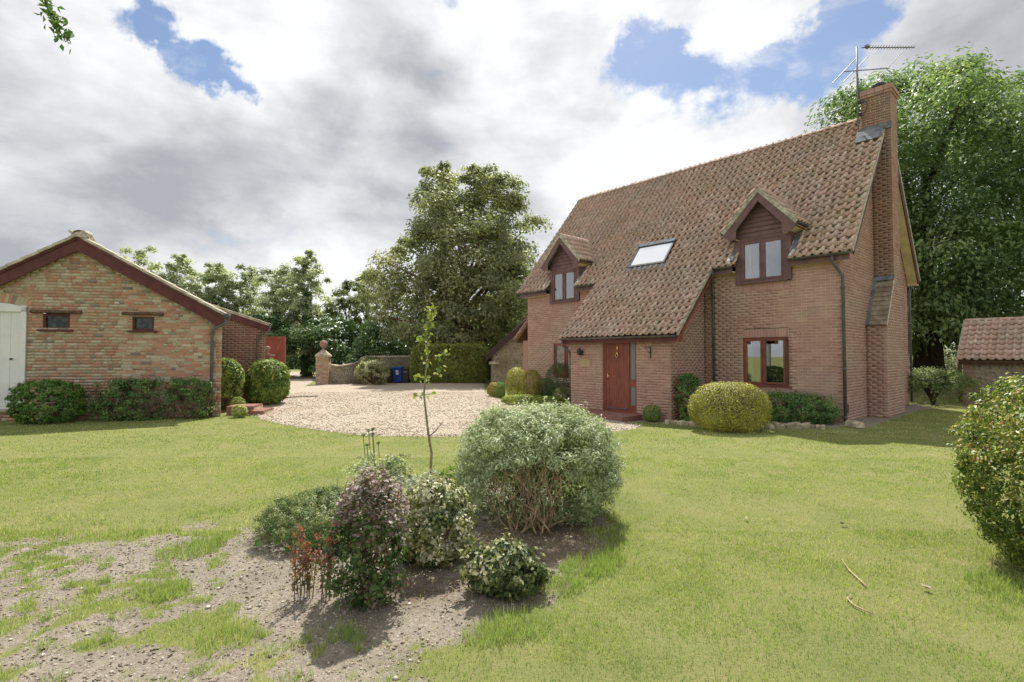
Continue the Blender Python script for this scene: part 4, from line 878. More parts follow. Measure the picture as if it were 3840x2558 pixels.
rp3m = ridge_piece(.44, .17); rp3m.add([(.002, math.cos(math.pi * k / 10) * .16, math.sin(math.pi * k / 10) * .135 - .04) for k in range(11)], [tuple(range(11))]); rp3 = rp3m.mesh('ridge_tile', M_CONCTILE, True)
for i in range(20):
    o = link('ridge_tile', rp3, bro); y = -.20 + i * .43; o.location = bp(BAP, y, 4.75); o.rotation_euler = (0, 0, R(90) + math.atan(-SK))
o.rotation_euler = (0, 0, R(90) + math.atan(-SK))
for sg in (-1, 1):
    e = 3.50; pl = [(0, 4.70), (e, 4.70 - BSL * e), (e, 4.70 - BSL * e - .26), (e - .22, 4.70 - BSL * e - .26), (e - .42, 4.37 - BSL * (e - .42)), (0, 4.37)]
    pp = [(BAP + sg * a, -.125, b_) for a, b_ in pl]; pp = pp[::-1] if sg > 0 else pp
    MB().prism(pp, (0, .03, 0)).build('bargeboard', M_BARGERED, Bn)
    pl = [(0, 4.73), (e + .02, 4.73 - BSL * (e + .02)), (e + .02, 4.66 - BSL * (e + .02)), (0, 4.66)]; pp = [(BAP + sg * a, -.15, b_) for a, b_ in pl]; pp = pp[::-1] if sg > 0 else pp
    MB().prism(pp, (0, .02, 0)).build('barge_moulding', M_BARGERED, Bn)
# windows
for (x0, x1, z0, z1), lint in ((W1, (-4.46, -3.33)), (W2, (-2.40, -1.43))):
    f_ = frame(MB(), x0, x1, z0, z1, .02, .10, .055).build('window', M_BARGERED, Bn); B(x0 + .05, x1 - .05, .06, .068, z0 + .05, z1 - .05).build('pane', M_TREEGLASS, f_); B(x0 - .3, x1 + .3, .7, .72, z0 - .5, z1 + .3).build('dark_interior', M_DARK, f_)
    B(x0 - .09, x1 + .09, -.07, .06, z0 - .05, z0 - .002).build('sill', M_BARGERED, f_)
    mb = MB(); xl = np.linspace(lint[0], lint[1], 9); mb.tube([(x, -.03, z1 + .055 + random.uniform(-.008, .008)) for x in xl], [.045 + random.uniform(-.006, .01) for _ in xl], 7); mb.build('timber_lintel', M_OAK, f_)
mb = MB(); mb.add([(BX0 + .3, .5, .1), (-.3, .5, .1), (-.3, .5, 2.6), (BX0 + .3, .5, 2.6)], [(0, 1, 2, 3)]); mb.build('inner_wall', M_DARK, Bn)
# white plank door
fr = MB(); fr.box(BD[1] - .115, BD[1], -.035, .06, BD[2], BD[3] - .06); fr.box(BD[0], BD[0] + .115, -.035, .06, BD[2], BD[3] - .06)
n_ = 12; top = [(BD[0] + (BD[1] - BD[0]) * i / n_, BD[3] - .11 + .12 * math.sin(math.pi * i / n_)) for i in range(n_ + 1)]
fr.prism([(x, -.035, z) for x, z in [(BD[1], BD[3] - .22), (BD[0], BD[3] - .22)] + top], (0, .095, 0)); fro = fr.build('door_frame', M_WHITE, Bn)
dr = MB(); dr.box(BD[0] + .116, BD[1] - .116, .03, .045, BD[2] + .02, BD[3] - .22); dr = dr.build('white_door', M_WHITE, Bn)
xp = np.linspace(BD[1] - .12, BD[0] + .12, 6)
for i in range(5): B(xp[i + 1] + .003, xp[i] - .003, .008, .03, BD[2] + .02, BD[3] - .225).build('plank', M_WHITE, dr)
B(BD[0] + .12, BD[1] - .12, -.012, .01, BD[2] + .015, BD[2] + .13).build('bottom_rail', M_WHITE, dr)
ob = MB().lathe([(.012, 0), (.012, .03), (.028, .04), (.028, .06), (.01, .07)], (0, 0, 0), 12).build('door_knob', M_BLACK, dr, True); ob.location = (-4.86, .008, 1.57); ob.rotation_euler = (R(90), 0, 0)
B(BD[0], BD[1] + .05, -.05, .05, BD[2] - .06, BD[2] - .002).build('door_sill', M_STONE, fro)
# gutter end and downpipe
half_pipe(MB(), (.16, -.15, 2.76), (.16 - .42 * 3, 3.0, 2.76), .058).build('gutter', M_GUTTER, Bn, True)
mb = MB(); mb.box(.085, .225, -.17, -.06, 2.66, 2.80); mb.tube([(.155, -.12, 2.68), (.14, -.12, 2.58), (.09, -.12, 2.50), (-.16, -.07, 2.40), (-.215, -.06, 2.33), (-.22, -.06, 2.2), (-.22, -.06, .0)], .038, 10); mb.tube([(-.22, -.06, 1.95), (-.22, -.06, 2.02)], .05, 10); mb.build('downpipe', M_GUTTER, Bn, True)
# lean-to set back on the right
LY = 3.25
def lz(x): return 2.70 - .345 * (x - .30)
brickwork(Bn, 'lean_to_wall', (0, LY, 0), (1, 0, 0), (0, -1, 0), .0, 3.3, lambda z: [(-1.7, min(.30, .30 + (2.60 - z) / .345))] if .30 + (2.60 - z) / .345 > -1.5 else [], M_DKBRICK, M_MORTAR, seed=44, label='plain red brick wall of the set-back lean-to')
mb = MB(); mb.prism([(-1.9, LY - .1, lz(-1.9) + .06), (.46, LY - .1, lz(.46) + .06), (.46, LY - .1, lz(.46) + .0), (-1.9, LY - .1, lz(-1.9))], (-2.3, 5, 0)); mb.prism([(.26, LY + .02, 0), (.30, LY + .02, 0), (.30, LY + .02, 2.6), (.26, LY + .02, 2.6)], (-2.2, 4.8, 0)); ltr = mb.build('lean_to_roof', M_CONCTILE, Bn)
tm2 = MB().box(0, .40, 0, .30, 0, .02).mesh('verge_tile', M_CONCTILE)
for i in range(7): o = link('verge_tile', tm2, ltr); x = .48 - i * .33; o.location = (x, LY - .13 + .30, lz(x) + .066); o.rotation_euler = (0, -math.atan(.345) + .03, math.pi)
MB().prism([(-1.9, LY - .09, lz(-1.9) - .005), (-1.9, LY - .09, lz(-1.9) - .22), (.42, LY - .09, lz(.42) - .22), (.42, LY - .09, lz(.42) - .005)], (0, .03, 0)).build('bargeboard', M_BARGERED, Bn)
MB().tube([(.47, LY - .10, lz(.45) + .02), (.47, LY - .10, lz(.45) - .10), (.40, LY - .10, lz(.45) - .20), (.12, LY - .06, 2.34), (.07, LY - .06, 2.24), (.07, LY - .06, .1)], .036, 10).build('downpipe', M_GUTTER, Bn, True)
half_pipe(MB(), (.50, LY - .12, lz(.46) + .03), (-1.75, LY + 4.8, lz(.46) + .03), .05).build('gutter', M_GUTTER, Bn, True)

# brick steps beside the outbuilding
sp = empty('brick_steps', (-7.86, 14.32, 0), 'pair of low red brick steps beside the corner of the outbuilding', 'steps', R(8))
for (x0, x1, y0, y1, z) in ((.0, .70, .12, .95, .25), (.66, 1.02, .0, .95, .13)):
    co = B(x0 + .01, x1 - .01, y0 + .012, y1, -.1, z - .012).build('step', M_MORTAR, sp); nb = int(round((x1 - x0) / .23)); wd = (x1 - x0) / nb
    fm = MB().box(.005, wd - .005, .0, .09, 0, .063).mesh('brick', M_DKBRICK); tp = MB().box(.004, wd - .004, .0, .105, 0, .03).mesh('brick', M_DKBRICK)
    for i in range(nb):
        for r_ in range(max(1, int(z / .075) - 0)):
            zz_ = z - .035 - (r_ + 1) * .075 + .01
            if zz_ < -.06: continue
            o = link('brick', fm, co); o.location = (x0 + i * wd, y0, zz_)
        for r_ in range(int((y1 - y0) / .115)): o = link('brick', tp, co); o.location = (x0 + i * wd, y0 - .004 + r_ * .115, z - .026)

# ================================================================= gate, piers, flint wall, bins
g0 = D(993, 1261, 18.6); zg = float(gz(-8.6, 18.6))
gt = empty('wooden_gate', (-9.15, 18.75, zg), 'red painted boarded gate with diagonal brace behind the lean-to', 'gate', R(6))
zt = g0[2] - zg; gf = frame(MB(), 0, .98, .08, zt, -.03, .03, .09).build('gate_frame', M_GATERED, gt)
for i in range(7): B(.09 + i * .1143 + .002, .09 + (i + 1) * .1143 - .002, .0, .022, .16, zt - .08).build('board', M_GATERED, gt)
mb = MB(); mb.prism([(.12, -.028, .3), (.22, -.028, .3), (.90, -.028, zt - .1), (.80, -.028, zt - .1)], (0, .026, 0)); mb.build('brace', M_GATERED, gt)
B(-.10, -.005, -.05, .05, -.05, zt + .02).build('gate_post', M_GATERED, gt)
c_ = D(1003, 1308, 17.9); zb_ = float(gz(c_[0], 17.9))
gp = empty('ball_topped_post', (c_[0], 17.9, zb_), 'slim brick post with smooth red ball finial rising behind the round laurel', 'gate pier')
hh = c_[2] - zb_ - .19
B(-.15, .15, -.15, .15, -.05, hh - .06).build('post', M_DKBRICK, gp); B(-.19, .19, -.19, .19, hh - .06, hh).build('cap', M_TERRA, gp)
MB().lathe([(.09, 0), (.07, .03), (.045, .07), (.05, .09)] + [(.098 * math.sin(a_), .19 - .098 * math.cos(a_)) for a_ in np.linspace(.5, 3.1, 12)], (0, 0, hh), 20).build('ball_finial', M_TERRA, gp, True)

pc = D(1213, 1340, 30.0); zb_ = 0.
pr_ = empty('gate_pier', (pc[0], 30.0, 0), 'stout weathered brick gate pier topped by a stone ball at the drive entrance', 'gate pier', R(8))
for fi, (o_, u_, n_) in enumerate((((0, -.35, 0), (1, 0, 0), (0, -1, 0)), ((.35, 0, 0), (0, 1, 0), (1, 0, 0)), ((-.35, 0, 0), (0, 1, 0), (-1, 0, 0)))):
    brickwork(pr_, 'pier_face', o_, u_, n_, -.05, 1.60, lambda z: [(-.35, .35)], M_BARNBRICK, M_MORTAR2, bl=.233, bh=.075, mixed=True, seed=60 + fi)
MB().add([(-.40, -.40, 1.60), (.40, -.40, 1.60), (.40, .40, 1.60), (-.40, .40, 1.60), (-.38, -.38, 1.69), (.38, -.38, 1.69), (.38, .38, 1.69), (-.38, .38, 1.69), (-.11, -.11, 1.97), (.11, -.11, 1.97), (.11, .11, 1.97), (-.11, .11, 1.97)], [(3, 2, 1, 0), (0, 1, 5, 4), (1, 2, 6, 5), (2, 3, 7, 6), (3, 0, 4, 7), (4, 5, 9, 8), (5, 6, 10, 9), (6, 7, 11, 10), (7, 4, 8, 11), (8, 9, 10, 11)]).build('pier_cap', M_STONE, pr_)
MB().lathe([(.14, 0), (.10, .04), (.075, .12), (.09, .16)] + [(.225 * math.sin(a_), .37 - .225 * math.cos(a_)) for a_ in np.linspace(.45, 3.1, 14)], (0, 0, 1.95), 22).build('ball_finial', M_TERRA, pr_, True)

# garden wall: low flint length by the pier, stepping up with a curve behind the bins
fwl = empty('flint_garden_wall', (pc[0], 30.2, 0), 'flint garden wall with brick coping, dipping in a curve down to the gate pier', 'wall')
pts = []
for x, yt, d in ((1240, 1366, 30.2), (1270, 1370, 30.3), (1300, 1366, 30.5), (1325, 1362, 30.8), (1340, 1354, 31.0), (1352, 1342, 31.2), (1366, 1336, 31.5), (1400, 1335, 32.3), (1460, 1335, 33.2), (1540, 1335, 34.0), (1600, 1335, 34.6)):
    p_ = D(x, yt, d); pts.append(Vector((p_[0] - pc[0], d - 30.2, p_[2])))
mb = MB(); cp_ = MB()
for a, b_ in zip(pts[:-1], pts[1:]):
    o_ = Vector((0, .32, 0))
    mb.add([(a.x, a.y, -.1), (b_.x, b_.y, -.1), (b_.x, b_.y, b_.z - .10), (a.x, a.y, a.z - .10), (a.x, a.y + .32, -.1), (b_.x, b_.y + .32, -.1), (b_.x, b_.y + .32, b_.z - .10), (a.x, a.y + .32, a.z - .10)], [(0, 1, 2, 3), (5, 4, 7, 6), (3, 2, 6, 7), (0, 3, 7, 4), (1, 5, 6, 2)])
mb.build('flint_panel', M_FLINT, fwl)
for a, b_ in zip(pts[:-1], pts[1:]):
    L = (b_ - a).length; k = max(1, int(L / .23))
    for i in range(k):
        p0 = a.lerp(b_, i / k); p1 = a.lerp(b_, (i + .96) / k); MB().add([(p0.x, p0.y - .05, p0.z - .098), (p1.x, p1.y - .05, p1.z - .098), (p1.x, p1.y - .05, p1.z - .03), (p0.x, p0.y - .05, p0.z - .03), (p0.x, p0.y + .37, p0.z - .098), (p1.x, p1.y + .37, p1.z - .098), (p1.x, p1.y + .37, p1.z - .03), (p0.x, p0.y + .37, p0.z - .03), (p0.x, p0.y + .16, p0.z + .02), (p1.x, p1.y + .16, p1.z + .02)], [(0, 1, 2, 3), (5, 4, 7, 6), (3, 2, 9, 8), (8, 9, 6, 7), (0, 3, 8, 7, 4), (1, 5, 6, 9, 2), (0, 4, 5, 1)]).build('coping_brick', M_STONE, fwl)

def wheelie_bin(px0, px1, ytop, depth, label, mt, mark):
    a = D(px0, ytop, depth); b_ = D(px1, ytop, depth); w2 = (b_[0] - a[0]) / 2; hgt = a[2]; r = empty('wheelie_bin', ((a[0] + b_[0]) / 2, depth + w2, 0), label, 'bin', group='wheelie bins lined up by the hedge')
    lo, hi, dp = w2 * .84, w2 * .97, w2 * 1.15; zt_ = hgt - .10
    MB().add([(-lo, -dp * .82, .03), (lo, -dp * .82, .03), (lo, dp * .75, .03), (-lo, dp * .75, .03), (-hi, -dp, zt_), (hi, -dp, zt_), (hi, dp, zt_), (-hi, dp, zt_)], [(3, 2, 1, 0), (0, 1, 5, 4), (1, 2, 6, 5), (2, 3, 7, 6), (3, 0, 4, 7), (4, 5, 6, 7)]).build('body', mt, r, bevel=.03)
    MB().prism([(-w2, -dp - .05, zt_), (-w2, -dp - .05, zt_ + .035), (-w2, -dp * .3, zt_ + .085), (-w2, dp, zt_ + .10), (-w2, dp + .03, zt_)], (2 * w2, 0, 0)).build('lid', mt, r, bevel=.01)
    MB().tube([(-w2 * .8, dp + .08, zt_ + .02), (w2 * .8, dp + .08, zt_ + .02)], .018, 8).build('handle', mt, r)
    for sg in (-1, 1): o = MB().lathe([(.10, -.03), (.10, .03)], (0, 0, 0), 16).build('wheel', M_BLACK, r); o.location = (sg * w2 * .9, dp * .8, .10); o.rotation_euler = (0, R(90), 0)
    if mark:
        for z0, z1, x0, x1 in mark: MB().add([(x0 * w2, -dp * (.82 + .18 * z0 / zt_) - .006, z0), (x1 * w2, -dp * (.82 + .18 * z0 / zt_) - .006, z0), (x1 * w2, -dp * (.82 + .18 * z1 / zt_) - .006, z1), (x0 * w2, -dp * (.82 + .18 * z1 / zt_) - .006, z1)], [(0, 1, 2, 3)]).build('printed_mark', M_STICKER, r)
wheelie_bin(1446, 1475, 1378, 31.9, 'dark grey wheelie bin left of the blue one, by the variegated bush', M_BINGREY, None)
wheelie_bin(1472, 1507, 1374, 31.6, 'blue wheelie bin standing between two dark bins', M_BINBLUE, ((.52, .64, -.25, .35), (.66, .78, -.3, .3)))
wheelie_bin(1505, 1532, 1378, 31.8, 'dark grey wheelie bin between the blue one and the clipped hedge', M_BINGREY, ((.66, .69, -.5, .6),))

# ================================================================= other outbuildings
ob0 = D(1838, 1330, 27.5); fo = empty('flint_outbuilding', (ob0[0], 27.5, 0), 'flint-walled outbuilding with brown bargeboard half hidden left of the cottage', 'outbuilding', R(4))
W_ = 6.4; ez = ob0[2] - .05; az_ = ez + W_ / 2 * .90
MB().prism([(0.15, 0, -.1), (W_, 0, -.1), (W_, 0, ez), (W_ / 2, 0, az_), (0.15, 0, ez + .1)], (0, 5, 0)).build('gable_wall', M_FLINT, fo)
for sg in (-1, 1):
    xa = 0 if sg < 0 else W_; MB().prism([(xa + sg * .25, -.2, ez - .12), (W_ / 2, -.2, az_ + .12), (W_ / 2, -.2, az_ + .24), (xa + sg * .25, -.2, ez + .0)], (0, 5.4, 0)).build('roof_slope', M_DKBROWN, fo)
    MB().prism([(xa + sg * .22, -.23, ez - .3), (W_ / 2, -.23, az_ - .12), (W_ / 2, -.23, az_ + .14), (xa + sg * .22, -.23, ez - .05)], (0, .03, 0)).build('bargeboard', M_DKBROWN, fo)
B(-.05, .45, -.26, .3, ez - .45, ez - .32).build('eave_corbel', M_STONE, fo)

sh0 = D(3592, 1345, 18.2); sd = empty('tiled_shed', (sh0[0], 18.2, 0), 'small flint and brick shed with red pantile roof at the right edge', 'shed', -HA)
sz = sh0[2]; rdg = D(3630, 1204, 19.4)[2]; SD = 1.75; ss = (rdg - sz) / SD
MB().prism([(.12, 0.15, -.1), (.12, 3.35, -.1), (.12, 3.35, sz), (.12, 1.75, rdg - .1), (.12, .15, sz)], (5.5, 0, 0)).build('wall', M_FLINT, sd)
for k_ in range(24):
    B(.10, .10 + (.34 if k_ % 2 else .23), .138, .16, -.1 + k_ * .075, -.035 + k_ * .075).build('quoin_brick', M_BRICK, sd) if -.035 + k_ * .075 < sz else None
wd_ = np.array([0, 1, ss]); wd_ /= np.linalg.norm(wd_)
mb = MB(); mb.prism([(0, -.08, sz - .06), (0, SD, rdg - .03), (0, SD, rdg - .1), (0, -.08, sz - .13)], (5.9, 0, 0)); mb.prism([(0, SD, rdg - .03), (0, 3.6, sz - .06), (0, 3.6, sz - .13), (0, SD, rdg - .1)], (5.9, 0, 0)); sro = mb.build('roof', M_OAK, sd)
tiles(sd, sd, (.02, -.13, sz - .06), (1, 0, 0), wd_, 29, 8, .2, .28, lambda m_: m_[:, 1] < SD + .02, M_TILE, seed=71, all_single=True)
mb = MB(); mb.prism([(-.03, -.12, sz - .02), (-.03, SD, rdg + .05), (-.03, SD, rdg - .10), (-.03, -.12, sz - .17)], (.05, 0, 0)); mb.build('verge_board', M_VERGE, sd)
B(0, 5.9, -.02, .01, sz - .2, sz - .08).build('fascia', M_OAK, sd)
rp4 = ridge_piece(.44).mesh('ridge_tile', M_TILE, True)
for i in range(13): o = link('ridge_tile', rp4, sd); o.location = (.02 + i * .43, SD, rdg - .01)
B(-.02, .09, .02, .13, -.1, sz - .05).build('corner_post', M_OAK, sd)

# ================================================================= television aerial
aer = empty('television_aerial', tuple(hw(-.30, 2.98, 8.62)), 'old television aerial on a tall mast strapped to the chimney stack', 'aerial', -HA)
def al(x, y, z): return Vector((x + .30, y - 2.98, z - 8.62))
top = 10.72
MB().tube([al(-.30, 2.985, 8.35), al(-.30, 2.985, top)], .022, 8).build('mast', M_METAL, aer, True)
MB().tube([al(-.262, 2.985, 8.65), al(-.262, 2.985, 8.72)], .055, 8).build('strap', M_BLACK, aer); MB().tube([al(-.262, 2.985, 9.0), al(-.262, 2.985, 9.07)], .055, 8).build('strap', M_BLACK, aer)
def aw(px, py): x, z = hpx(3.0, px, py); return al(x, 3.0, z)
bo0, bo1 = D(3231, 179, 13.9), D(3429, 179, 13.9)
# booms lie in world axes; convert through the aerial's frame
iw = aer.matrix_basis.inverted()
def wl3(p): return iw @ Vector(tuple(p))
bpy.context.view_layer.update(); iw = Matrix.Translation(Vector(aer.location)) @ Matrix.Rotation(-HA, 4, 'Z'); iw = iw.inverted()
dm = float((HC + HR * -.30 + HV * 2.985)[1])
MB().tube([wl3(D(3231, 179, dm)), wl3(D(3429, 178, dm + .12))], .016, 6).build('boom', M_METAL, aer)
for i in range(17):
    f_ = i / 16.; px = 3258 + f_ * 166; d_ = dm + .12 * f_
    c_ = D(px, 178, d_); dv = Vector((.10, .52, .0)) * (.42 - .10 * f_) * .5
    MB().tube([wl3(Vector(tuple(c_)) - dv), wl3(Vector(tuple(c_)) + dv)], .010, 5).build('director', M_METAL, aer)
c_ = D(3252, 175, dm); MB().box(-.05, .05, -.08, .08, -.025, .03).build('dipole_box', M_METAL, aer).location = wl3(c_)
MB().tube([wl3(D(3163, 269, dm)), wl3(D(3328, 256, dm - .1))], .017, 6).build('boom', M_METAL, aer)
for (x0, y0, x1, y1) in ((3122, 312, 3212, 217), (3162, 308, 3258, 210), (3296, 288, 3388, 192)):
    a, b_ = D(x0, y0, dm - .25), D(x1, y1, dm + .55); 
    MB().tube([wl3(a), wl3(b_)], .014, 5).build('rod', M_METAL, aer)
MB().tube([al(-.28, 2.96, 9.9), al(-.26, 2.95, 9.4), al(-.24, 2.93, 9.1), al(-.08, 2.94, 8.98), al(-.05, 2.94, 8.85), al(-.12, 2.93, 8.65), al(-.25, 2.92, 8.52), al(-.24, 2.8, 8.3), al(-.22, 2.7, 8.12)], .011, 6).build('cable', M_BLACK, aer, True)

# ================================================================= edging stones along the flower bed, drain line
random.seed(5)
def stone(name, loc, sx, sy, sz_, label, group):
    vs = []; fs = []; nu, nv = 8, 5
    for j_ in range(nv + 1):
        ph = -math.pi / 2 + math.pi * j_ / nv
        for i in range(nu):
            th = 2 * math.pi * i / nu; q = lambda v: math.copysign(abs(v) ** .55, v); rr = 1 + random.uniform(-.12, .12)
            vs.append((sx * q(math.cos(ph)) * q(math.cos(th)) * rr, sy * q(math.cos(ph)) * q(math.sin(th)) * rr, sz_ * q(math.sin(ph)) * rr))
    fs = [(j_ * nu + i, j_ * nu + (i + 1) % nu, (j_ + 1) * nu + (i + 1) % nu, (j_ + 1) * nu + i) for j_ in range(nv) for i in range(nu)]
    o = MB().add(vs, fs).build(name, M_STONE, None, False); o.location = loc; o.rotation_euler = (0, 0, random.uniform(0, 6)); return tag(o, label, 'stone', group)
xs_ = [2508, 2528, 2545, 2560, 2578, 2596, 2610] + [2890, 2910, 2930, 2950, 2968, 2988, 3005, 3025, 3046, 3066, 3085]
ORD = 'first second third fourth fifth sixth seventh eighth ninth tenth eleventh'.split()
for i, px in enumerate(xs_):
    left = px < 2700; p_ = G(px, 1592 + (px - 2500) * .045 if left else 1607 + random.uniform(-3, 3)); s_ = random.uniform(.06, .10); q = ORD[i if left else i - 7]
    stone('edging_stone', (p_[0], p_[1], p_[2] + s_ * .45), s_ * 1.1, s_ * .8, s_ * random.uniform(.8, 1.2), f'{q} limestone lump from the left in the row below the T-shaped shrub' if left else f'{q} limestone lump from the left in the row before the cotoneaster', 'edging stones by the porch corner' if left else 'edging stones below the window')
p_ = G(3205, 1603); stone('corner_stone', (p_[0], p_[1], .06), .24, .12, .09, 'long pale stone block at the foot of the cottage corner', None)
a, b_ = G(1035, 1502), G(1190, 1490)
mb = MB(); n_ = 14
for i in range(n_):
    p0 = a + (b_ - a) * i / n_; p1 = a + (b_ - a) * (i + .97) / n_; z = float(gz(p0[0], p0[1])) + .05
    mb.add([(p0[0], p0[1], z), (p1[0], p1[1], z), (p1[0], p1[1] + .12, z), (p0[0], p0[1] + .12, z), (p0[0], p0[1], z - .08), (p1[0], p1[1], z - .08), (p1[0], p1[1] + .12, z - .08), (p0[0], p0[1] + .12, z - .08)], [(0, 1, 2, 3), (0, 4, 5, 1), (1, 5, 6, 2), (2, 6, 7, 3), (3, 7, 4, 0)])
o = mb.build('drain_channel', M_BLACK); tag(o, 'dark drain channel crossing the gravel by the laurel', kind='structure')
# ================================================================= vegetation
def unit(v): return v / (np.linalg.norm(v, axis=-1, keepdims=True) + 1e-9)
def leaf_mesh(name, P, Nrm, L, asp, rv, mt, parent, fold=.12, hang=0., along=None):
    n = len(P); Nn = unit(Nrm + rng.normal(0, .45, (n, 3)))
    ref = rng.normal(0, 1, (n, 3)); ref[:, 2] -= hang * 2
    if along is not None: ref = along + rng.normal(0, .35, (n, 3))
    a = unit(ref - Nn * (ref * Nn).sum(-1, keepdims=True)); b_ = np.cross(Nn, a); L = np.broadcast_to(L, (n,))[:, None]; W = L * asp
    V = np.stack([P - a * L * .5, P + b_ * W * .5 + Nn * L * fold, P + a * L * .5 - Nn * L * fold * .5, P - b_ * W * .5 + Nn * L * fold], 1)
    o = link(name, np_mesh(name, V.reshape(-1, 3), np.arange(n * 4).reshape(-1, 4), dict(rv=np.repeat(np.clip(rv, 0, 1), 4))), parent, mt); return o
def n3(d, k, f):
    return (fbm(d[:, 0] * f + d[:, 2] * f * .7, d[:, 1] * f - d[:, 2] * f * .6 + 3, k, 3) + fbm(d[:, 2] * f + 7, d[:, 0] * f - d[:, 1] * f * .5, k + 5, 3)) * .5
def sq_shell(n, rx, ry, h, p=2.2, lump=.12, depth=.18, k=0, lf=3.0, base=.0, cz_=.45):
    d = unit(rng.normal(0, 1, (n, 3))); r = 1 / ((np.abs(d) ** p).sum(-1) ** (1 / p)); q = d * r[:, None]
    lm = n3(d, k, lf); s = 1 + (lm - .5) * 2 * lump; s *= 1 - depth * np.abs(rng.normal(0, .5, n)) ** 1.3
    s *= 1 + .03 * rng.normal(0, 1, n)
    zc = h * cz_; P = q * s[:, None]; P = np.stack([P[:, 0] * rx, P[:, 1] * ry, zc + np.where(P[:, 2] > 0, P[:, 2] * (h - zc), P[:, 2] * zc)], -1); P[:, 2] = np.maximum(P[:, 2], .015 + base + rng.random(n) * .03)
    return P, d, lm
def stems(parent, n, h, r, spread, mt=None, k=0, name='stem', segs=4, nside=5):
    mt = mt or M_STEM; rg = random.Random(k)
    mb = MB()
    for i in range(n):
        a = rg.uniform(0, 6.28); s = rg.uniform(.3, 1) * spread; pts = []; x = y = 0
        for j_ in range(segs + 1):
            f_ = j_ / segs; pts.append((math.cos(a) * s * f_ + rg.uniform(-.05, .05) * f_ * spread, math.sin(a) * s * f_ + rg.uniform(-.05, .05) * f_ * spread, -.03 + h * (f_ ** .85)))
        mb.tube(pts, [r * (1 - .6 * j_ / segs) for j_ in range(segs + 1)], nside)
    mb.build(name, mt, parent)
def shrub(name, label, pos, rx, ry, h, n, leaf, asp, mt, p=2.2, lump=.10, depth=.2, k=0, lf=3., group=None, cat='shrub', up=.35, rvc=.5, rvs=.16, rvl=.6, stem_n=5, stem_r=.012, rz_=0., base=0., cz_=.45, mask=None, hang=0., mask_fn=None, smt=None, clumps=0, cr=.2, shoots=0, slen=.16):
    z = float(gz(pos[0], pos[1])); e = empty(name, (pos[0], pos[1], z), label, cat, rz_, group)
    if clumps:
        C, dc, lm = sq_shell(clumps, rx * .9, ry * .9, h * .93, p, lump, depth, k, lf, base, cz_); ci = np.arange(n) % clumps; R3 = (rx * ry * h) ** (1 / 3.) * cr * rng.uniform(.55, 1.3, clumps); du = unit(rng.normal(0, 1, (n, 3)))
        P = C[ci] + du * (R3[ci] * rng.random(n) ** .5)[:, None] * np.array([1, 1, .8]); P[:, 2] = np.maximum(P[:, 2], .012 + base + rng.random(n) * .03); d = unit(dc[ci] * .7 + du * .7); rv = rvc + (lm[ci] - .5) * 2 * rvl + rng.normal(0, .12, clumps)[ci] + rng.normal(0, rvs, n)
    else:
        P, d, lm = sq_shell(n, rx, ry, h, p, lump, depth, k, lf, base, cz_)
        rv = rvc + (lm - .5) * 2 * rvl + rng.normal(0, rvs, n)
    if mask_fn is not None:
        keep = mask_fn(P, d); P, d, rv = P[keep], d[keep], rv[keep]
    if shoots:
        R0 = (rx * ry * h) ** (1 / 3.); si = rng.choice(len(P), shoots); si = si[P[si, 2] > h * .25]; dd = unit(d[si] * .8 + np.array([0, 0, .7]) + rng.normal(0, .25, (len(si), 3))); LL = R0 * slen * rng.uniform(.5, 1.3, len(si)); mbs = MB(); Q = []; QD = []
        for a_, b_, c_ in zip(P[si], dd, LL):
            mbs.tube([a_ - b_ * c_ * .6, a_ + b_ * c_ * .4, a_ + b_ * c_], [.003, .0022, .0012], 4)
            for f_ in rng.uniform(.0, 1.05, 16): Q.append(a_ + b_ * c_ * f_ + rng.normal(0, leaf * .25, 3)); QD.append(b_)
        tag(mbs.build('shoots', smt or M_STEM, e), kind='stuff'); P = np.concatenate([P, np.array(Q)]); d = np.concatenate([d, np.array(QD)]); rv = np.concatenate([rv, np.clip(rvc + .12 + rng.normal(0, rvs, len(Q)), 0, 1)])
    leaf_mesh('foliage', P, d + np.array([0, 0, up]), leaf * rng.uniform(.7, 1.25, len(P)), asp, rv, mt, e, hang=hang)
    if stem_n: stems(e, stem_n, h * .62, stem_r, min(rx, ry) * .65, smt, k)
    return e

LM = leaf_mat
L_BOX = LM('box_leaf', [(0, (.072, .154, .036)), (.45, (.154, .287, .062)), (.75, (.246, .349, .082)), (1, (.410, .329, .103))], .3)
L_DARK = LM('dark_evergreen_leaf', [(0, (.057, .129, .043)), (.5, (.129, .245, .069)), (.85, (.222, .350, .105)), (1, (.396, .304, .164))], .25)
L_LAUREL = LM('glossy_laurel_leaf', [(0, (.076, .138, .028)), (.4, (.166, .262, .055)), (.75, (.331, .400, .103)), (1, (.497, .497, .193))], .3, .5, .3)
L_YELLOW = LM('golden_conifer_leaf', [(0, (.103, .117, .034)), (.3, (.274, .274, .058)), (.6, (.465, .453, .090)), (.85, (.600, .549, .131)), (1, (.448, .345, .193))], .3)
L_GOLD = LM('bronze_gold_leaf', [(0, (.138, .117, .041)), (.4, (.331, .276, .083)), (.75, (.524, .455, .124)), (1, (.359, .235, .138))], .3)
L_GREY = LM('grey_green_leaf', [(0, (.141, .197, .095)), (.35, (.298, .369, .188)), (.65, (.455, .526, .314)), (1, (.659, .706, .518))], .35)
L_JUNI = LM('juniper_leaf', [(0, (.071, .117, .040)), (.4, (.143, .212, .074)), (.75, (.266, .321, .127)), (1, (.407, .407, .175))], .3)
L_VARI = LM('variegated_leaf', [(0, (.056, .095, .034)), (.35, (.157, .190, .062)), (.6, (.336, .347, .157)), (.8, (.582, .560, .370)), (1, (.739, .706, .560))], .3)
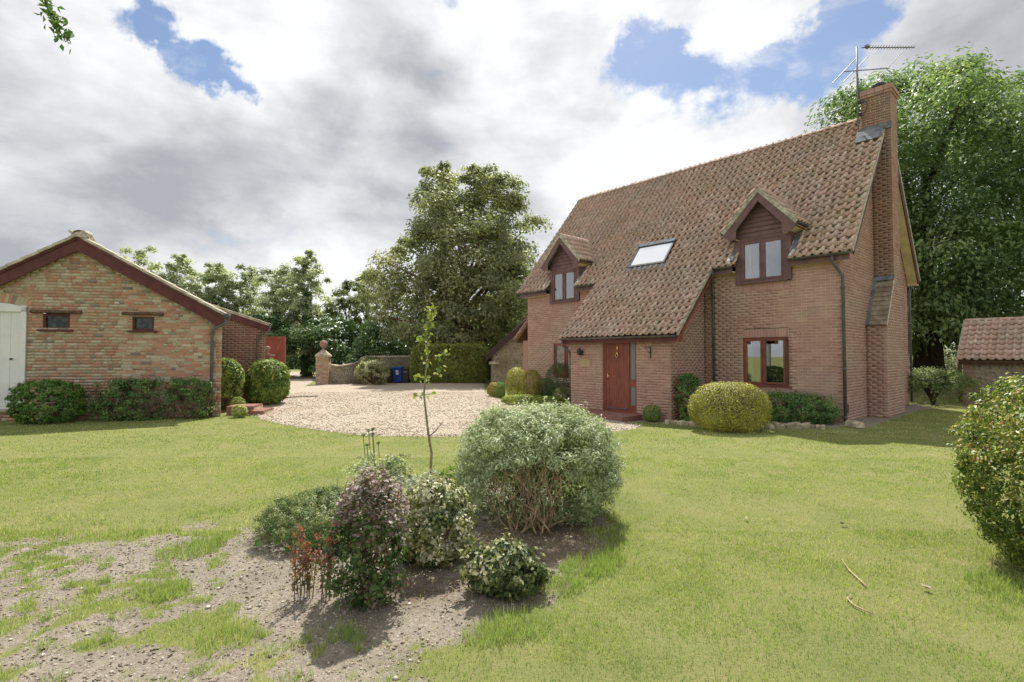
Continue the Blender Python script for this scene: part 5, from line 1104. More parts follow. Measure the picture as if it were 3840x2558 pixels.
L_PURP = LM('purple_red_leaf', [(0, (.04, .085, .022)), (.35, (.09, .165, .04)), (.55, (.15, .17, .07)), (.7, (.23, .13, .10)), (.85, (.31, .24, .22)), (1, (.46, .42, .42))], .3)
L_REDTIP = LM('scarlet_leaf', [(0, (.17, .15, .06)), (.3, (.26, .15, .09)), (.6, (.38, .13, .09)), (1, (.52, .09, .08))], .35)
L_PHOT = LM('yellow_green_red_tipped_leaf', [(0, (.035, .075, .012)), (.3, (.09, .155, .025)), (.5, (.20, .27, .045)), (.7, (.38, .42, .08)), (.87, (.52, .50, .15)), (1, (.48, .24, .14))], .28, .45, .35)
L_SAP = LM('fresh_green_leaf', [(0, (.14, .22, .04)), (.6, (.29, .36, .07)), (1, (.46, .46, .16))], .45)
L_MAPLE = LM('olive_maple_leaf', [(0, (.128, .157, .082)), (.4, (.259, .292, .157)), (.75, (.399, .414, .230)), (1, (.537, .506, .310))], .48)
L_CHEST = LM('horse_chestnut_leaf', [(0, (.077, .137, .058)), (.4, (.160, .249, .104)), (.75, (.267, .362, .161)), (1, (.406, .474, .232))], .48)
L_HEDGE = LM('grey_hedgerow_leaf', [(0, (.169, .209, .130)), (.4, (.377, .420, .279)), (.75, (.610, .643, .459)), (1, (.801, .801, .627))], .48)
L_IVY = LM('ivy_leaf', [(0, (.043, .097, .035)), (.5, (.097, .181, .063)), (1, (.208, .281, .111))], .2, .4, .4)
L_LIME = LM('lime_tree_leaf', [(0, (.109, .147, .053)), (.5, (.201, .239, .094)), (1, (.291, .310, .132))], .4)
L_SILVER = LM('silver_leaf', [(0, (.22, .27, .18)), (.5, (.38, .42, .34)), (1, (.58, .60, .52))], .3)

# ---------------- trees
def tree(name, label, base, H, prof, K, npc, leaf, asp, mt, bark, tr, k, fork=.28, clump=.2, flat=.7, group=None, lim=22, hang=.0, rvc=.5, lean=(0, 0), parts=True, fill=.0, up=.5, inner=.45, ivy=0, rmin=.0, front=None, soft=.38):
    """trunk, limbs and a crown made of many leaf clumps inside the outline prof = [(height fraction, radius)]"""
    e = empty(name, (base[0], base[1], float(gz(base[0], base[1]))), label, 'tree', 0, group)
    rg = np.random.default_rng(k); zf = np.array([p_[0] for p_ in prof]); rf = np.array([p_[1] for p_ in prof]); Rm = rf.max()
    zs = np.linspace(zf[0], zf[-1], 200); w_ = np.interp(zs, zf, rf); cw = np.cumsum(w_) / w_.sum()
    z = np.interp(rg.random(K), cw, zs); r = np.interp(z, zf, rf); a = rg.random(K) * 2 * np.pi; lump = 1 + .22 * np.sin(a * 3 + z * 9 + k) + .12 * np.sin(a * 5 - z * 17)
    rad = r * lump * np.sqrt(inner ** 2 + (1 - inner ** 2) * rg.random(K)); cx = np.cos(a) * rad + lean[0] * z; cy = np.sin(a) * rad + lean[1] * z; cz_ = z * H
    C = np.stack([cx, cy, cz_], -1); cr = Rm * clump * rg.uniform(.55, 1.25, K) * np.clip(.55 + .45 * r / Rm, .5, 1)
    n = npc * K; ci = np.repeat(np.arange(K), npc); d = unit(rg.normal(0, 1, (n, 3))); d[:, 2] = np.where(d[:, 2] < -.5, -d[:, 2] * .6, d[:, 2])
    s = rg.random(n) ** soft; P = C[ci] + d * (cr[ci] * s)[:, None] * np.array([1, 1, flat])
    out = unit(P - np.array([0, 0, H * .45])); nrm = d * .8 + out * .4 + np.array([0, 0, up])
    rv = rvc + rg.normal(0, .13, K)[ci] + rg.normal(0, .13, n)
    if hang: P[:, 2] -= hang * np.abs(rg.normal(0, 1, n)) * cr[ci]
    leaf_mesh('crown', P, nrm, leaf * rng.uniform(.7, 1.3, n), asp, rv, mt, e, hang=1. if hang else 0.)
    top = H * (fork + .5); m_ = 9; tp = []; rr = []
    for j_ in range(m_):
        f_ = j_ / (m_ - 1); tp.append((lean[0] * f_ * top / H + .02 * H * math.sin(f_ * 5 + k) * f_ * .5, lean[1] * f_ * top / H + .015 * H * math.cos(f_ * 4 + k) * f_ * .5, -.15 + f_ * (top + .15))); rr.append(tr * ((1.35 if j_ == 0 else 1.) - .85 * f_))
    MB().tube(tp, rr, 12).build('trunk', bark, e, True)
    mb = MB(); order = rg.permutation(K)[:lim]
    for i in order:
        zz_ = max(H * fork * .9, cz_[i] * rg.uniform(.45, .7)); zz_ = min(zz_, top * .95); j_ = zz_ / (top + .15) * (m_ - 1); j0 = int(min(j_, m_ - 2)); f_ = j_ - j0
        s0 = Vector(tp[j0]).lerp(Vector(tp[j0 + 1]), f_); s1 = Vector(tuple(C[i])); mid = s0.lerp(s1, .5) + Vector((rg.normal(0, .04) * H * .5, rg.normal(0, .04) * H * .5, .03 * H))
        r0 = tr * (.42 - .25 * zz_ / H); mb.tube([s0, s0.lerp(mid, .5) + Vector((0, 0, .01 * H)), mid, mid.lerp(s1, .5), s1], [r0, r0 * .8, r0 * .6, r0 * .4, r0 * .15], 6)
    mb.build('limbs', bark, e, True)
    if ivy:
        f_ = rg.random(ivy); aa = rg.random(ivy) * 6.283; rd = tr * (1.1 + .6 * np.abs(rg.normal(0, 1, ivy))) * (1.2 - .5 * f_); Pi = np.stack([np.cos(aa) * rd + lean[0] * f_, np.sin(aa) * rd + lean[1] * f_, f_ * top * .95], -1)
        leaf_mesh('ivy', Pi, np.stack([np.cos(aa), np.sin(aa), .3 * np.ones(ivy)], -1), leaf * .9, .8, rg.uniform(.1, .9, ivy), L_IVY, e)
    return e
# the broad maple behind the drive
tb_ = D(1742, 1300, 37.5)
tree('maple_tree', 'broad dense olive green maple behind the clipped hedge', tb_[:2], 15.3, [(.13, 3.4), (.20, 5.4), (.32, 6.1), (.46, 5.9), (.58, 5.1), (.72, 4.7), (.84, 4.2), (.92, 3.3), (.97, 2.0)], 430, 210, .20, .75, L_MAPLE, M_BARKRED, .42, 101, fork=.20, clump=.19, flat=.85, lim=40, lean=(.25, 0), inner=.4)
# the horse chestnut to the right of the cottage
tc_ = D(3480, 1380, 26.5)
tree('horse_chestnut_tree', 'huge horse chestnut with drooping tiers of leaves behind the cottage gable', tc_[:2], 16.4, [(.12, 4.5), (.17, 6.6), (.30, 7.4), (.45, 7.4), (.60, 7.0), (.74, 6.2), (.86, 5.1), (.94, 3.6), (.98, 1.8)], 740, 195, .225, .45, L_CHEST, M_BARKDARK, .72, 102, fork=.16, clump=.22, flat=.65, lim=14, hang=.2, lean=(.7, .8), inner=.32, up=.8)
# hedgerow trees beyond the drive
HG = 'hedgerow trees beyond the drive'
def hedge_tree(px, ytop, wpx, depth, label, k, mt=L_HEDGE, ivy=0, K=160, npc=120, clump=.30, fork=.2, prof=None, leaf=.20, tr=.2):
    b_ = D(px, 1400, depth); H = D(px, ytop, depth)[2]; rr = wpx / F_PX * depth / 2
    pr = prof or [(.10, .8), (.3, 1.0), (.5, 1.05), (.7, .95), (.85, .72), (.93, .45), (.97, .2)]
    return tree('hedgerow_tree', label, b_[:2], H, [(a, c * rr) for a, c in pr], K, npc, leaf, .62, mt, M_BARK, tr, k, fork=fork, clump=clump, flat=.85, lim=14, group=HG, inner=.15, ivy=ivy, soft=.5)
hedge_tree(530, 905, 240, 41, 'grey-green hedgerow tree with open wispy top above the barn roof', 201, K=95, npc=120, clump=.24)
hedge_tree(670, 945, 200, 42, 'rounded grey-green hedgerow tree second from the barn ridge', 202)
hedge_tree(800, 970, 170, 43, 'narrow grey-green hedgerow tree above the barn eave', 203, ivy=1500)
hedge_tree(905, 990, 190, 44, 'pale bushy hedgerow tree above the red gate', 204, K=120)
hedge_tree(1035, 985, 210, 42, 'broad grey-green hedgerow tree left of the tall spired one', 205, ivy=2500, K=125)
hedge_tree(1150, 935, 190, 41, 'tall spired hedgerow tree thick with ivy above the gate pier', 206, ivy=4500, K=150, prof=[(.12, .8), (.3, 1.05), (.5, 1.0), (.7, .85), (.85, .6), (.93, .4), (.97, .2)])
hedge_tree(1310, 1050, 210, 43, 'lime green young tree in the gap left of the maple', 207, L_LIME, K=90)
hedge_tree(1375, 985, 130, 46, 'thin wispy tree peeping out left of the maple crown', 208, K=60)
hedge_tree(1235, 1180, 260, 38.5, 'low dark ivy-clad tree above the curved wall', 209, L_IVY, K=60, ivy=2500, leaf=.22)
hedge_tree(1440, 1190, 260, 39, 'low leaning dark tree behind the bins', 210, L_IVY, K=60, leaf=.22)
hedge_tree(980, 1180, 240, 37.5, 'dark ivy-smothered thicket tree behind the red gate', 211, L_IVY, K=60, ivy=2500, leaf=.22)
hedge_tree(1880, 1110, 260, 44, 'dark tree behind the flint outbuilding', 212, L_HEDGE, K=60)
hedge_tree(1620, 1160, 300, 45, 'dark tree half hidden behind the maple trunk', 213, L_IVY, K=60, leaf=.24)
hedge_tree(1770, 1180, 260, 46, 'dark shrubby tree right of the maple trunk', 214, L_IVY, K=50, leaf=.24)
hedge_tree(400, 960, 200, 44, 'hedgerow tree mostly hidden behind the barn ridge', 215, K=50)

# overhanging branch of a tree just outside the left edge
tip = [D(150, -60, 4.3), D(175, 20, 4.3), D(205, 75, 4.3), D(222, 110, 4.3), D(246, 158, 4.3)]
ov = empty('overhanging_tree', (-7.4, 3.4, 0), 'tree beyond the left edge with one leafy twig hanging into view', 'tree')
MB().tube([(0, 0, -.1), (.05, 0, 2.2), (.1, .05, 4.2), (.05, .1, 5.6)], [.2, .16, .11, .04], 10).build('trunk', M_BARK, ov, True)
loc = [Vector((p_[0] + 7.4, p_[1] - 3.4, p_[2])) for p_ in tip]
mb = MB(); mb.tube([(.08, .03, 3.6), (1.2, .4, 4.9), (2.4, .7, 5.3), tuple(loc[0])] + [tuple(q) for q in loc[1:]], [.07, .05, .03, .012, .008, .006, .004, .003], 7)
for k in range(9):
    a = random.uniform(0, 6.28); mb.tube([(.08, .05, 4. + k * .15), (.1 + math.cos(a) * .7, .05 + math.sin(a) * .7, 4.6 + k * .12), (.1 + math.cos(a) * 1.3, .05 + math.sin(a) * 1.3, 4.7 + k * .12)], [.05, .03, .01], 6)
mb.build('branches', M_BARK, ov, True)
P = []; 
for i in range(len(loc) - 1):
    for _ in range(34): P.append(np.array(loc[i].lerp(loc[i + 1], random.random())) + rng.normal(0, .032, 3))
leaf_mesh('hanging_leaves', np.array(P), rng.normal(0, 1, (len(P), 3)) + np.array([0, -.4, .5]), .062, .55, rng.uniform(.2, .9, len(P)), L_DARK, ov, hang=.6)
d_ = unit(rng.normal(0, 1, (9000, 3))); P = np.array([-.6, -.3, 5.9]) + d_ * np.array([1.9, 1.8, 1.3]) * (1 - .4 * rng.random((9000, 1)))
leaf_mesh('crown', P, d_ + np.array([0, 0, .5]), .09, .55, rng.uniform(.2, .9, 9000), L_DARK, ov)

# ---------------- clipped hedge and shrubs by the drive
hl_, hr_ = D(1536, 1440, 31.2), D(1828, 1432, 31.2)
shrub('clipped_hedge', 'long clipped box-shaped hedge in front of the maple', ((hl_[0] + hr_[0]) / 2, 32.1), (hr_[0] - hl_[0]) / 2, 1.0, 2.36, 26000, .085, .7, LM('clipped_hedge_leaf', [(0, (.11, .145, .03)), (.5, (.27, .30, .065)), (1, (.42, .41, .11))], .3), p=7., lump=.03, depth=.1, k=5, lf=5., cat='hedge', stem_n=8, stem_r=.03, rvl=.35)
p_ = G(1380, 1447)
def var_mask(P, d): return ~((d[:, 1] < -.1) & (P[:, 2] < .42 + .1 * np.sin(P[:, 0] * 5)) & (np.abs(P[:, 0]) < .85) & (rng.random(len(P)) < .93))
vb = shrub('variegated_bush', 'dense cream-variegated bush with bare brown front by the curved wall', (p_[0], p_[1] + .9), 0.94, .80, 1.42, 9000, .085, .6, L_VARI, clumps=200, cr=.18, p=2.8, k=6, lump=.1, stem_n=0, rvc=.62, mask_fn=var_mask)
stems(vb, 60, .75, .012, .95, M_STEM, 6, 'bare_stems')
shrub('variegated_bush', 'paler variegated bush rising behind the first against the flint wall', (D(1392, 1400, 31.0)[0], 30.9), .78, .6, 1.70, 8000, .085, .6, L_VARI, clumps=200, cr=.18, p=2.6, k=7, rvc=.5, stem_n=5)
p_ = np.array([-7.85, 16.8])
shrub('laurel_ball', 'large round glossy laurel ball on the gravel by the lean-to', p_, .62, .62, 1.42, 5200, .13, .34, L_LAUREL, p=2.6, k=8, lump=.07, hang=.5, depth=.25, stem_r=.02)
shrub('laurel_bush', 'smaller laurel half hidden by the corner of the outbuilding', (-8.62, 15.75), .46, .42, 1.50, 3000, .13, .34, L_LAUREL, p=2.3, k=9, lump=.12, hang=.5, base=.35, cz_=.6, stem_r=.02)
shrub('small_euonymus', 'small pale leafy plant at the top of the brick steps', D(893, 1500, 15.3)[:2], .20, .18, .42, 420, .075, .5, L_LAUREL, k=10, rvc=.7, stem_n=3)
shrub('small_euonymus', 'small yellow-green plant in front of the brick steps', G(897, 1566)[:2], .20, .14, .34, 420, .075, .5, L_LAUREL, k=11, rvc=.85, stem_n=3)
BFX = lambda x, y: (BB + np.array([math.cos(BA), math.sin(BA)]) * x + np.array([-math.sin(BA), math.cos(BA)]) * y)
shrub('box_ball', 'dark clipped box ball beside the white plank door', BFX(-3.70, -.62), .78, .59, 1.12, 12000, .055, .6, L_BOX, clumps=900, cr=.075, p=2.9, k=12, lump=.05, rz_=BA, rvc=.42)
def coto(P, d):
    n_ = fbm(P[:, 0] * 1.6 + 3, P[:, 2] * 2.2, 77, 3); low = (P[:, 2] < .42) & (P[:, 0] > .15) & (P[:, 0] < 1.15); thin = (P[:, 0] < -1.0)
    return ~((low & (rng.random(len(P)) < .85)) | (thin & (rng.random(len(P)) < .72)) | ((n_ < .42) & (rng.random(len(P)) < .75)))
cb = shrub('wall_shrub', 'long dark flat-topped shrub trained along the outbuilding wall', BFX(-1.52, -.34), 1.50, .30, 1.08, 17000, .055, .55, L_DARK, shoots=70, slen=.16, clumps=330, cr=.2, p=5., k=13, lump=.10, rz_=BA, rvc=.5, mask_fn=coto, stem_n=0)
mb = MB(); rg = random.Random(4)
for i in range(46):
    x = rg.uniform(-1.4, 1.4); y = rg.uniform(-.1, .2); pts = [(x, y, -.03)]
    dx = rg.uniform(-.5, .5)
    for j_ in range(5): pts.append((pts[-1][0] + dx * .3 + rg.uniform(-.08, .08), y + rg.uniform(-.08, .05), pts[-1][2] + rg.uniform(.10, .24)))
    mb.tube(pts, [.014, .012, .01, .008, .006, .004], 5)
mb.build('bare_stems', M_STEM, cb)

# ---------------- shrubs beside the porch
shrub('golden_conifer', 'yellow-green column-shaped conifer, tallest of the pair left of the porch', D(1937, 1500, 19.8)[:2], .40, .40, 1.20, 5200, .05, .5, L_YELLOW, p=2.4, k=14, lump=.05, rvc=.5)
shrub('bronze_conifer', 'bronze-gold column-shaped conifer nearer the porch', D(1995, 1505, 18.8)[:2], .36, .36, 1.16, 5200, .05, .5, L_GOLD, p=2.4, k=15, lump=.06, rvc=.5, rvl=.9)
shrub('low_shrub', 'small round green shrub left of the golden column', D(1877, 1490, 20.6)[:2], .20, .22, .62, 1600, .05, .5, L_BOX, k=16, rvc=.6)
shrub('low_shrub', 'low mottled gold shrub at the left end of the porch border', D(1852, 1490, 21.2)[:2], .26, .26, .58, 1700, .06, .5, L_GOLD, k=17, rvc=.55)
shrub('dark_shrub', 'dark green low shrub under the left-hand window', D(2048, 1480, 20.2)[:2], .45, .4, .80, 3200, .06, .55, L_DARK, k=18)
shrub('dome_conifer', 'smooth blue-green dome conifer against the porch corner', D(2100, 1500, 18.2)[:2], .52, .42, 1.42, 8000, .045, .4, LM('feathery_conifer_leaf', [(0, (.03, .075, .028)), (.5, (.075, .15, .055)), (1, (.15, .22, .09))], .3), p=2.3, k=19, lump=.05)
shrub('variegated_shrub', 'small pale variegated shrub below the dome conifer at the porch corner', D(2112, 1520, 17.3)[:2], .34, .3, .66, 2200, .06, .5, L_VARI, k=20, rvc=.45, lump=.18)
shrub('lime_plant', 'low lime green perennial clump below the golden conifers', D(1965, 1530, 17.6)[:2], .75, .3, .36, 2400, .07, .4, L_SAP, k=21, lump=.2, rvc=.6, stem_n=0)
shrub('lime_plant', 'low lime green perennial clump below the dome conifer', D(2060, 1530, 16.9)[:2], .55, .3, .40, 2000, .07, .4, L_SAP, k=22, lump=.2, rvc=.6, stem_n=0)
hx = lambda x, y: hw(x, y)[:2]
p_ = G(2452, 1598)
shrub('round_shrub', 'small round dark green shrub by the brick door step', hx(-3.93, -2.25), .24, .24, .46, 2200, .035, .6, L_BOX, k=23, lump=.06)
def tee(P, d): return ~((P[:, 2] < .55) & (np.abs(P[:, 0] + .05) > .24)) & ~((P[:, 2] > .9) & (P[:, 0] < -.30) & (rng.random(len(P)) < .0))
shrub('t_shaped_shrub', 'tall dark green shrub widening at the top in the porch corner', hx(-3.20, -1.58), .34, .24, 1.34, 7000, .05, .55, L_DARK, clumps=150, cr=.22, p=3.2, k=24, lump=.16, mask_fn=tee, stem_r=.02, rvc=.42)
p_ = D(2735, 1600, 11.75)
def ymask(P, d):
    a = n3(d, 91, 2.6); return ~((a < .38) & (rng.random(len(P)) < .6))
yb = shrub('golden_privet_ball', 'big rounded golden yellow shrub with brown bare patches under the window', p_[:2], .86, .61, 1.09, 24000, .034, .6, L_YELLOW, p=2.5, k=25, lump=.03, depth=.16, rvc=.52, rvl=.35, mask_fn=ymask, stem_n=0, cz_=.42)
stems(yb, 130, 1.0, .008, .80, LM('dead_twig', [(0, (.16, .12, .085)), (1, (.20, .15, .11))], .0), 25, 'bare_twigs', 5, 4)
d_ = unit(rng.normal(0, 1, (5000, 3))); d_[:, 2] = np.abs(d_[:, 2]) ; P = d_ * np.array([.70, .48, .84]); kq = np.interp(n3(d_, 91, 2.6), [.3, .42, .5], [1, 1, 0]) > .5; P = P[kq]
leaf_mesh('dead_foliage', P, d_[kq], .035, .4, rng.random(len(P)), LM('dead_grey_leaf', [(0, (.09, .065, .045)), (1, (.26, .21, .17))], .1), yb)
shrub('cotoneaster', 'low dense dark green cotoneaster spreading along the wall below the window', hx(-1.05, -.42), 1.10, .40, .74, 16000, .045, .6, L_DARK, shoots=80, slen=.16, clumps=300, cr=.2, p=3.4, k=26, lump=.16, rz_=-HA, rvc=.55, rvl=.5)
p_ = D(3500, 1500, 17.8)
def jm(P, d): return ~((P[:, 2] < .45) & (rng.random(len(P)) < .9))
jn = shrub('spreading_juniper', 'flat-topped spreading juniper on the lawn behind the cottage gable', p_[:2], 1.12, .86, 1.26, 12000, .07, .35, L_JUNI, clumps=260, cr=.2, p=3.2, k=27, lump=.12, mask_fn=jm, stem_n=0, cz_=.6)
stems(jn, 14, .95, .035, .8, M_BARKDARK, 27)

# ---------------- the big shrub at the right edge
def pm(P, d): return np.ones(len(P), bool)
shrub('photinia_bush', 'large clipped yellow-green bush with reddish tips filling the right edge', (4.40, 3.86), .86, .84, 1.62, 62000, .033, .46, L_PHOT, shoots=60, slen=.06, clumps=1800, cr=.07, p=2.9, lump=.06, depth=.16, k=28, lf=5., rvc=.50, rvl=.45, rvs=.2, up=.5, cz_=.5)

# ---------------- the island bed
# big grey-green shrub with its bare heart showing towards the camera
GP = np.array([.27, 5.45]); GRX, GRY, GH = .86, .78, 1.18
def gmask(P, d):
    x = P[:, 0]; z = P[:, 2]; front = d[:, 1] < -.05
    hole = front & (((x + .10) / .46) ** 2 + ((z - .26) / .40) ** 2 < 1 + .5 * (fbm(x * 5, z * 5, 33, 2) - .5)); edge = (z < .18) & front & (x < .35)
    return ~(hole & (rng.random(len(P)) < .97)) & ~(edge & (rng.random(len(P)) < .9))
gs = shrub('grey_shrub', 'big dome-shaped grey-green shrub with tangle of bare tan branches showing in front', GP, GRX, GRY, GH, 62000, .046, .26, L_GREY, shoots=220, slen=.10, clumps=900, cr=.115, p=2.7, lump=.06, depth=.14, k=29, lf=4., rvc=.5, rvl=.4, up=.45, mask_fn=gmask, stem_n=0, cz_=.5)
mb = MB(); rg = random.Random(11); o0 = Vector((-.22, -.58, .0))
def grow_twig(p0, dr, L, r, lvl):
    pts = [p0]; d = dr.normalized(); n_ = 5
    for j_ in range(n_):
        d = (d + Vector((rg.gauss(0, .22), rg.gauss(0, .16), rg.gauss(.10, .18)))).normalized(); q = pts[-1] + d * L / n_
        s = Vector((q.x / (GRX * .93), q.y / (GRY * .93), (q.z - GH * .5) / (GH * .48)))
        if s.length > 1.0 or q.z < .02: 
            if q.z < .02: q.z = .03; d.z = abs(d.z)
            else: q = q - d * L / n_ * .6
        pts.append(q)
    mb.tube(pts, [r * (1 - .55 * j_ / n_) for j_ in range(n_ + 1)], 5)
    if lvl > 0:
        for _ in range(rg.choice((2, 3))):
            i = rg.randint(2, n_); grow_twig(pts[i], (pts[i] - pts[i - 1]).normalized() + Vector((rg.gauss(0, .45), rg.gauss(0, .3), rg.gauss(.15, .3))), L * .6, r * .55, lvl - 1)
for i in range(26):
    a = rg.uniform(-1.25, 1.35); grow_twig(o0 + Vector((rg.uniform(-.10, .32), rg.uniform(-.02, .2), 0)), Vector((math.sin(a) * 1.1, rg.uniform(-.35, .25), .5 + rg.random() * .6)), rg.uniform(.45, .75), .0105, 2)
mb.build('bare_branches', M_TWIG, gs, True)
d_ = unit(rng.normal(0, 1, (14000, 3))); P = d_ * np.array([GRX * .72, GRY * .55, GH * .40]) * rng.random((14000, 1)) ** .4 + np.array([.0, .22, GH * .5])
leaf_mesh('inner_foliage', P, d_, .045, .25, rng.uniform(0, .35, len(P)), L_GREY, gs)

# low juniper at the left of the bed
def jmask(P, d): return ~((P[:, 0] > .25) & (P[:, 1] < -.3) & (P[:, 2] < .1))
jl = shrub('prostrate_juniper', 'low spreading green juniper at the left of the island bed', (-1.72, 4.95), .64, .62, .40, 36000, .032, .26, L_JUNI, shoots=110, slen=.18, clumps=520, cr=.12, p=2.4, lump=.2, depth=.3, k=30, lf=5., rvc=.5, rvl=.7, stem_n=9, rz_=R(-12), cz_=.4)
c_ = GD(700, 1262); P = np.array([c_[0] - -1.62, c_[1] - 5.0, .05]) + rng.normal(0, 1, (46, 3)) * np.array([.16, .05, .035])
lw_ = leaf_mesh('broad_weed_leaves', np.array([[c_[0], c_[1], .06]]) + rng.normal(0, 1, (46, 3)) * np.array([.16, .05, .03]), np.tile([0, -.5, .8], (46, 1)), .07, .8, rng.uniform(.3, .9, 46), L_DARK, None); lw_.name = 'leaves'; dw_ = empty('dock_weed', (c_[0], c_[1], 0), 'patch of broad dark weed leaves under the low juniper', 'weed'); lw_.parent = dw_; lw_.location = (-c_[0], -c_[1], 0); lw_['kind'] = 'stuff'

# purple-red berberis and its scarlet shoots
bp_ = np.array([-.97, 3.52])
be = shrub('berberis', 'upright purple and green leaved shrub with grey-pink top at the front of the bed', bp_, .26, .23, .79, 4400, .032, .65, L_PURP, shoots=70, slen=.3, clumps=100, cr=.26, p=2.6, lump=.28, depth=.5, k=31, lf=4., rvc=.34, rvl=.5, rvs=.2, stem_n=16, stem_r=.006, cz_=.45)
a = rng.random(1500) * 6.28; rq = np.sqrt(rng.random(1500)); P = np.stack([np.cos(a) * .25 * rq + .03, np.sin(a) * .20 * rq, .88 - .26 * rq ** 2.2 - .10 * rng.random(1500) + .05 * np.sin(a * 3)], -1)
leaf_mesh('top_foliage', P, np.tile([0, 0, 1.], (1500, 1)), .032, .65, .72 + .28 * rng.random(1500), L_PURP, be)
rs = empty('red_barberry_shoots', (bp_[0] - .40, bp_[1] + .05, 0), 'slender upright shoots with scarlet leaves left of the purple shrub', 'shrub')
mb = MB(); P = []; rg = random.Random(3)
for i in range(16):
    x, y = rg.uniform(-.10, .16), rg.uniform(-.08, .08); h = rg.uniform(.25, .56); tx, ty = x + rg.uniform(-.07, .07), y + rg.uniform(-.05, .05); mb.tube([(x, y, -.02), ((x + tx) / 2, (y + ty) / 2, h * .55), (tx, ty, h)], [.004, .003, .002], 4)
    for _ in range(46): f_ = rg.uniform(.15, 1) ** .7; P.append((x + (tx - x) * f_ + rg.gauss(0, .013), y + (ty - y) * f_ + rg.gauss(0, .013), h * f_))
mb.build('stem', M_STEM, rs); P = np.array(P); leaf_mesh('leaves', P, rng.normal(0, 1, P.shape) + np.array([0, -.3, .4]), .030, .55, np.clip(P[:, 2] * 2.4 - .35 + rng.normal(0, .22, len(P)), 0, 1), L_REDTIP, rs)

shrub('variegated_euonymus', 'rounded cream and green variegated shrub right of the purple one', (-.62, 4.22), .34, .31, .69, 9500, .038, .6, L_VARI, shoots=60, slen=.18, clumps=170, cr=.2, p=2.3, lump=.16, depth=.3, k=32, lf=5., rvc=.62, rvl=.8, rvs=.22, stem_n=12, stem_r=.006)
shrub('variegated_euonymus', 'small low variegated shrub in front of the big grey one', (-.05, 3.68), .29, .23, .34, 5200, .038, .6, L_VARI, shoots=50, slen=.25, clumps=90, cr=.26, p=2.2, lump=.2, depth=.35, k=33, lf=5., rvc=.28, rvl=.8, rvs=.2, stem_n=10, stem_r=.005)

# young sapling
sx_ = [(1612, 1790), (1618, 1700), (1607, 1640), (1597, 1560), (1588, 1480), (1592, 1420), (1600, 1350), (1600, 1290), (1596, 1250), (1604, 1210), (1612, 1168)]
SP = [D(x, y, 7.16) for x, y in sx_]; sb_ = SP[0].copy(); sb_[2] = 0
sap = empty('sapling', (sb_[0], 7.16, 0), 'thin young sapling with sparse bright leaves behind the island bed', 'tree')
loc = [Vector((p_[0] - sb_[0], (i * .01), p_[2])) for i, p_ in enumerate(SP)]; loc[0].z = -.05
mb = MB().tube(loc, [.020 - .0016 * i for i in range(len(loc))], 7); mb.build('trunk', plain('sapling_bark', (.27, .23, .15), .9, .3, 12.), sap, True)
mb = MB(); P = []
def twig(i, dx, dz, dy=0., n_=10):
    a = loc[i]; b_ = a + Vector((dx, dy, dz)); mb.tube([a, a.lerp(b_, .5) + Vector((0, 0, -.01)), b_], [.006, .004, .002], 5)
    for _ in range(n_): f_ = random.uniform(.45, 1.05); P.append(np.array(a.lerp(b_, f_)) + rng.normal(0, .025, 3))
mb.tube([loc[2], loc[2] + Vector((.11, 0, .10)), loc[2] + Vector((.20, .02, .23))], [.009, .006, .003], 5)
twig(5, .26, .12, 0, 12); twig(6, .30, .10, .02, 14); twig(5, -.14, .02, 0, 10); twig(4, -.14, -.03, 0, 8); twig(7, -.12, .10, .03, 9); twig(8, .05, .12, -.02, 8); twig(4, .14, .03, .0, 5)
for i, nn_ in ((5, 8), (6, 12), (7, 12), (8, 14), (9, 22), (10, 20), (4, 6), (3, 3)):
    for _ in range(nn_): P.append(np.array(loc[min(i, 10)].lerp(loc[min(i + 1, 10)], random.random())) + rng.normal(0, .045, 3))
mb.build('twigs', M_STEM, sap); P = np.array(P); leaf_mesh('leaves', P, rng.normal(0, 1, P.shape) + np.array([0, -.3, .5]), .062, .85, rng.random(len(P)), L_SAP, sap, hang=.4)

# allium seed heads, ferny and silver foliage behind the bed
ag = 'dried allium seed heads'
for (x, y, lab) in ((1362, 1632, 'leftmost dry allium seed head on a thin stem'), (1382, 1614, 'dry allium seed head standing just left of the tallest one'), (1398, 1609, 'tallest dry allium seed head'), (1396, 1628, 'dry allium seed head just below the tallest one'), (1418, 1661, 'rightmost dry allium seed head, standing apart'), (1376, 1669, 'lowest dark allium seed head in the cluster')):
    p_ = D(x, y, 6.35); e = empty('allium', (p_[0] * .985, 6.35, 0), lab, 'flower', 0, ag)
    MB().tube([(0, 0, -.02), (.005, 0, p_[2] * .5), (p_[0] * .015, 0, p_[2])], [.005, .0045, .004], 5).build('stem', M_STEM if 'lowest' in lab else MATS['lime_stem'] if 'lime_stem' in MATS else plain('lime_stem', (.16, .19, .09), .8, .2), e)
    c0 = np.array([p_[0] * .015, 0, p_[2]]); d_ = unit(rng.normal(0, 1, (90, 3))); leaf_mesh('seed_head', c0 + d_ * .021 * np.array([1, 1, .75]), d_, .012, .7, rng.uniform(0, .4, 90), L_DARK, e)
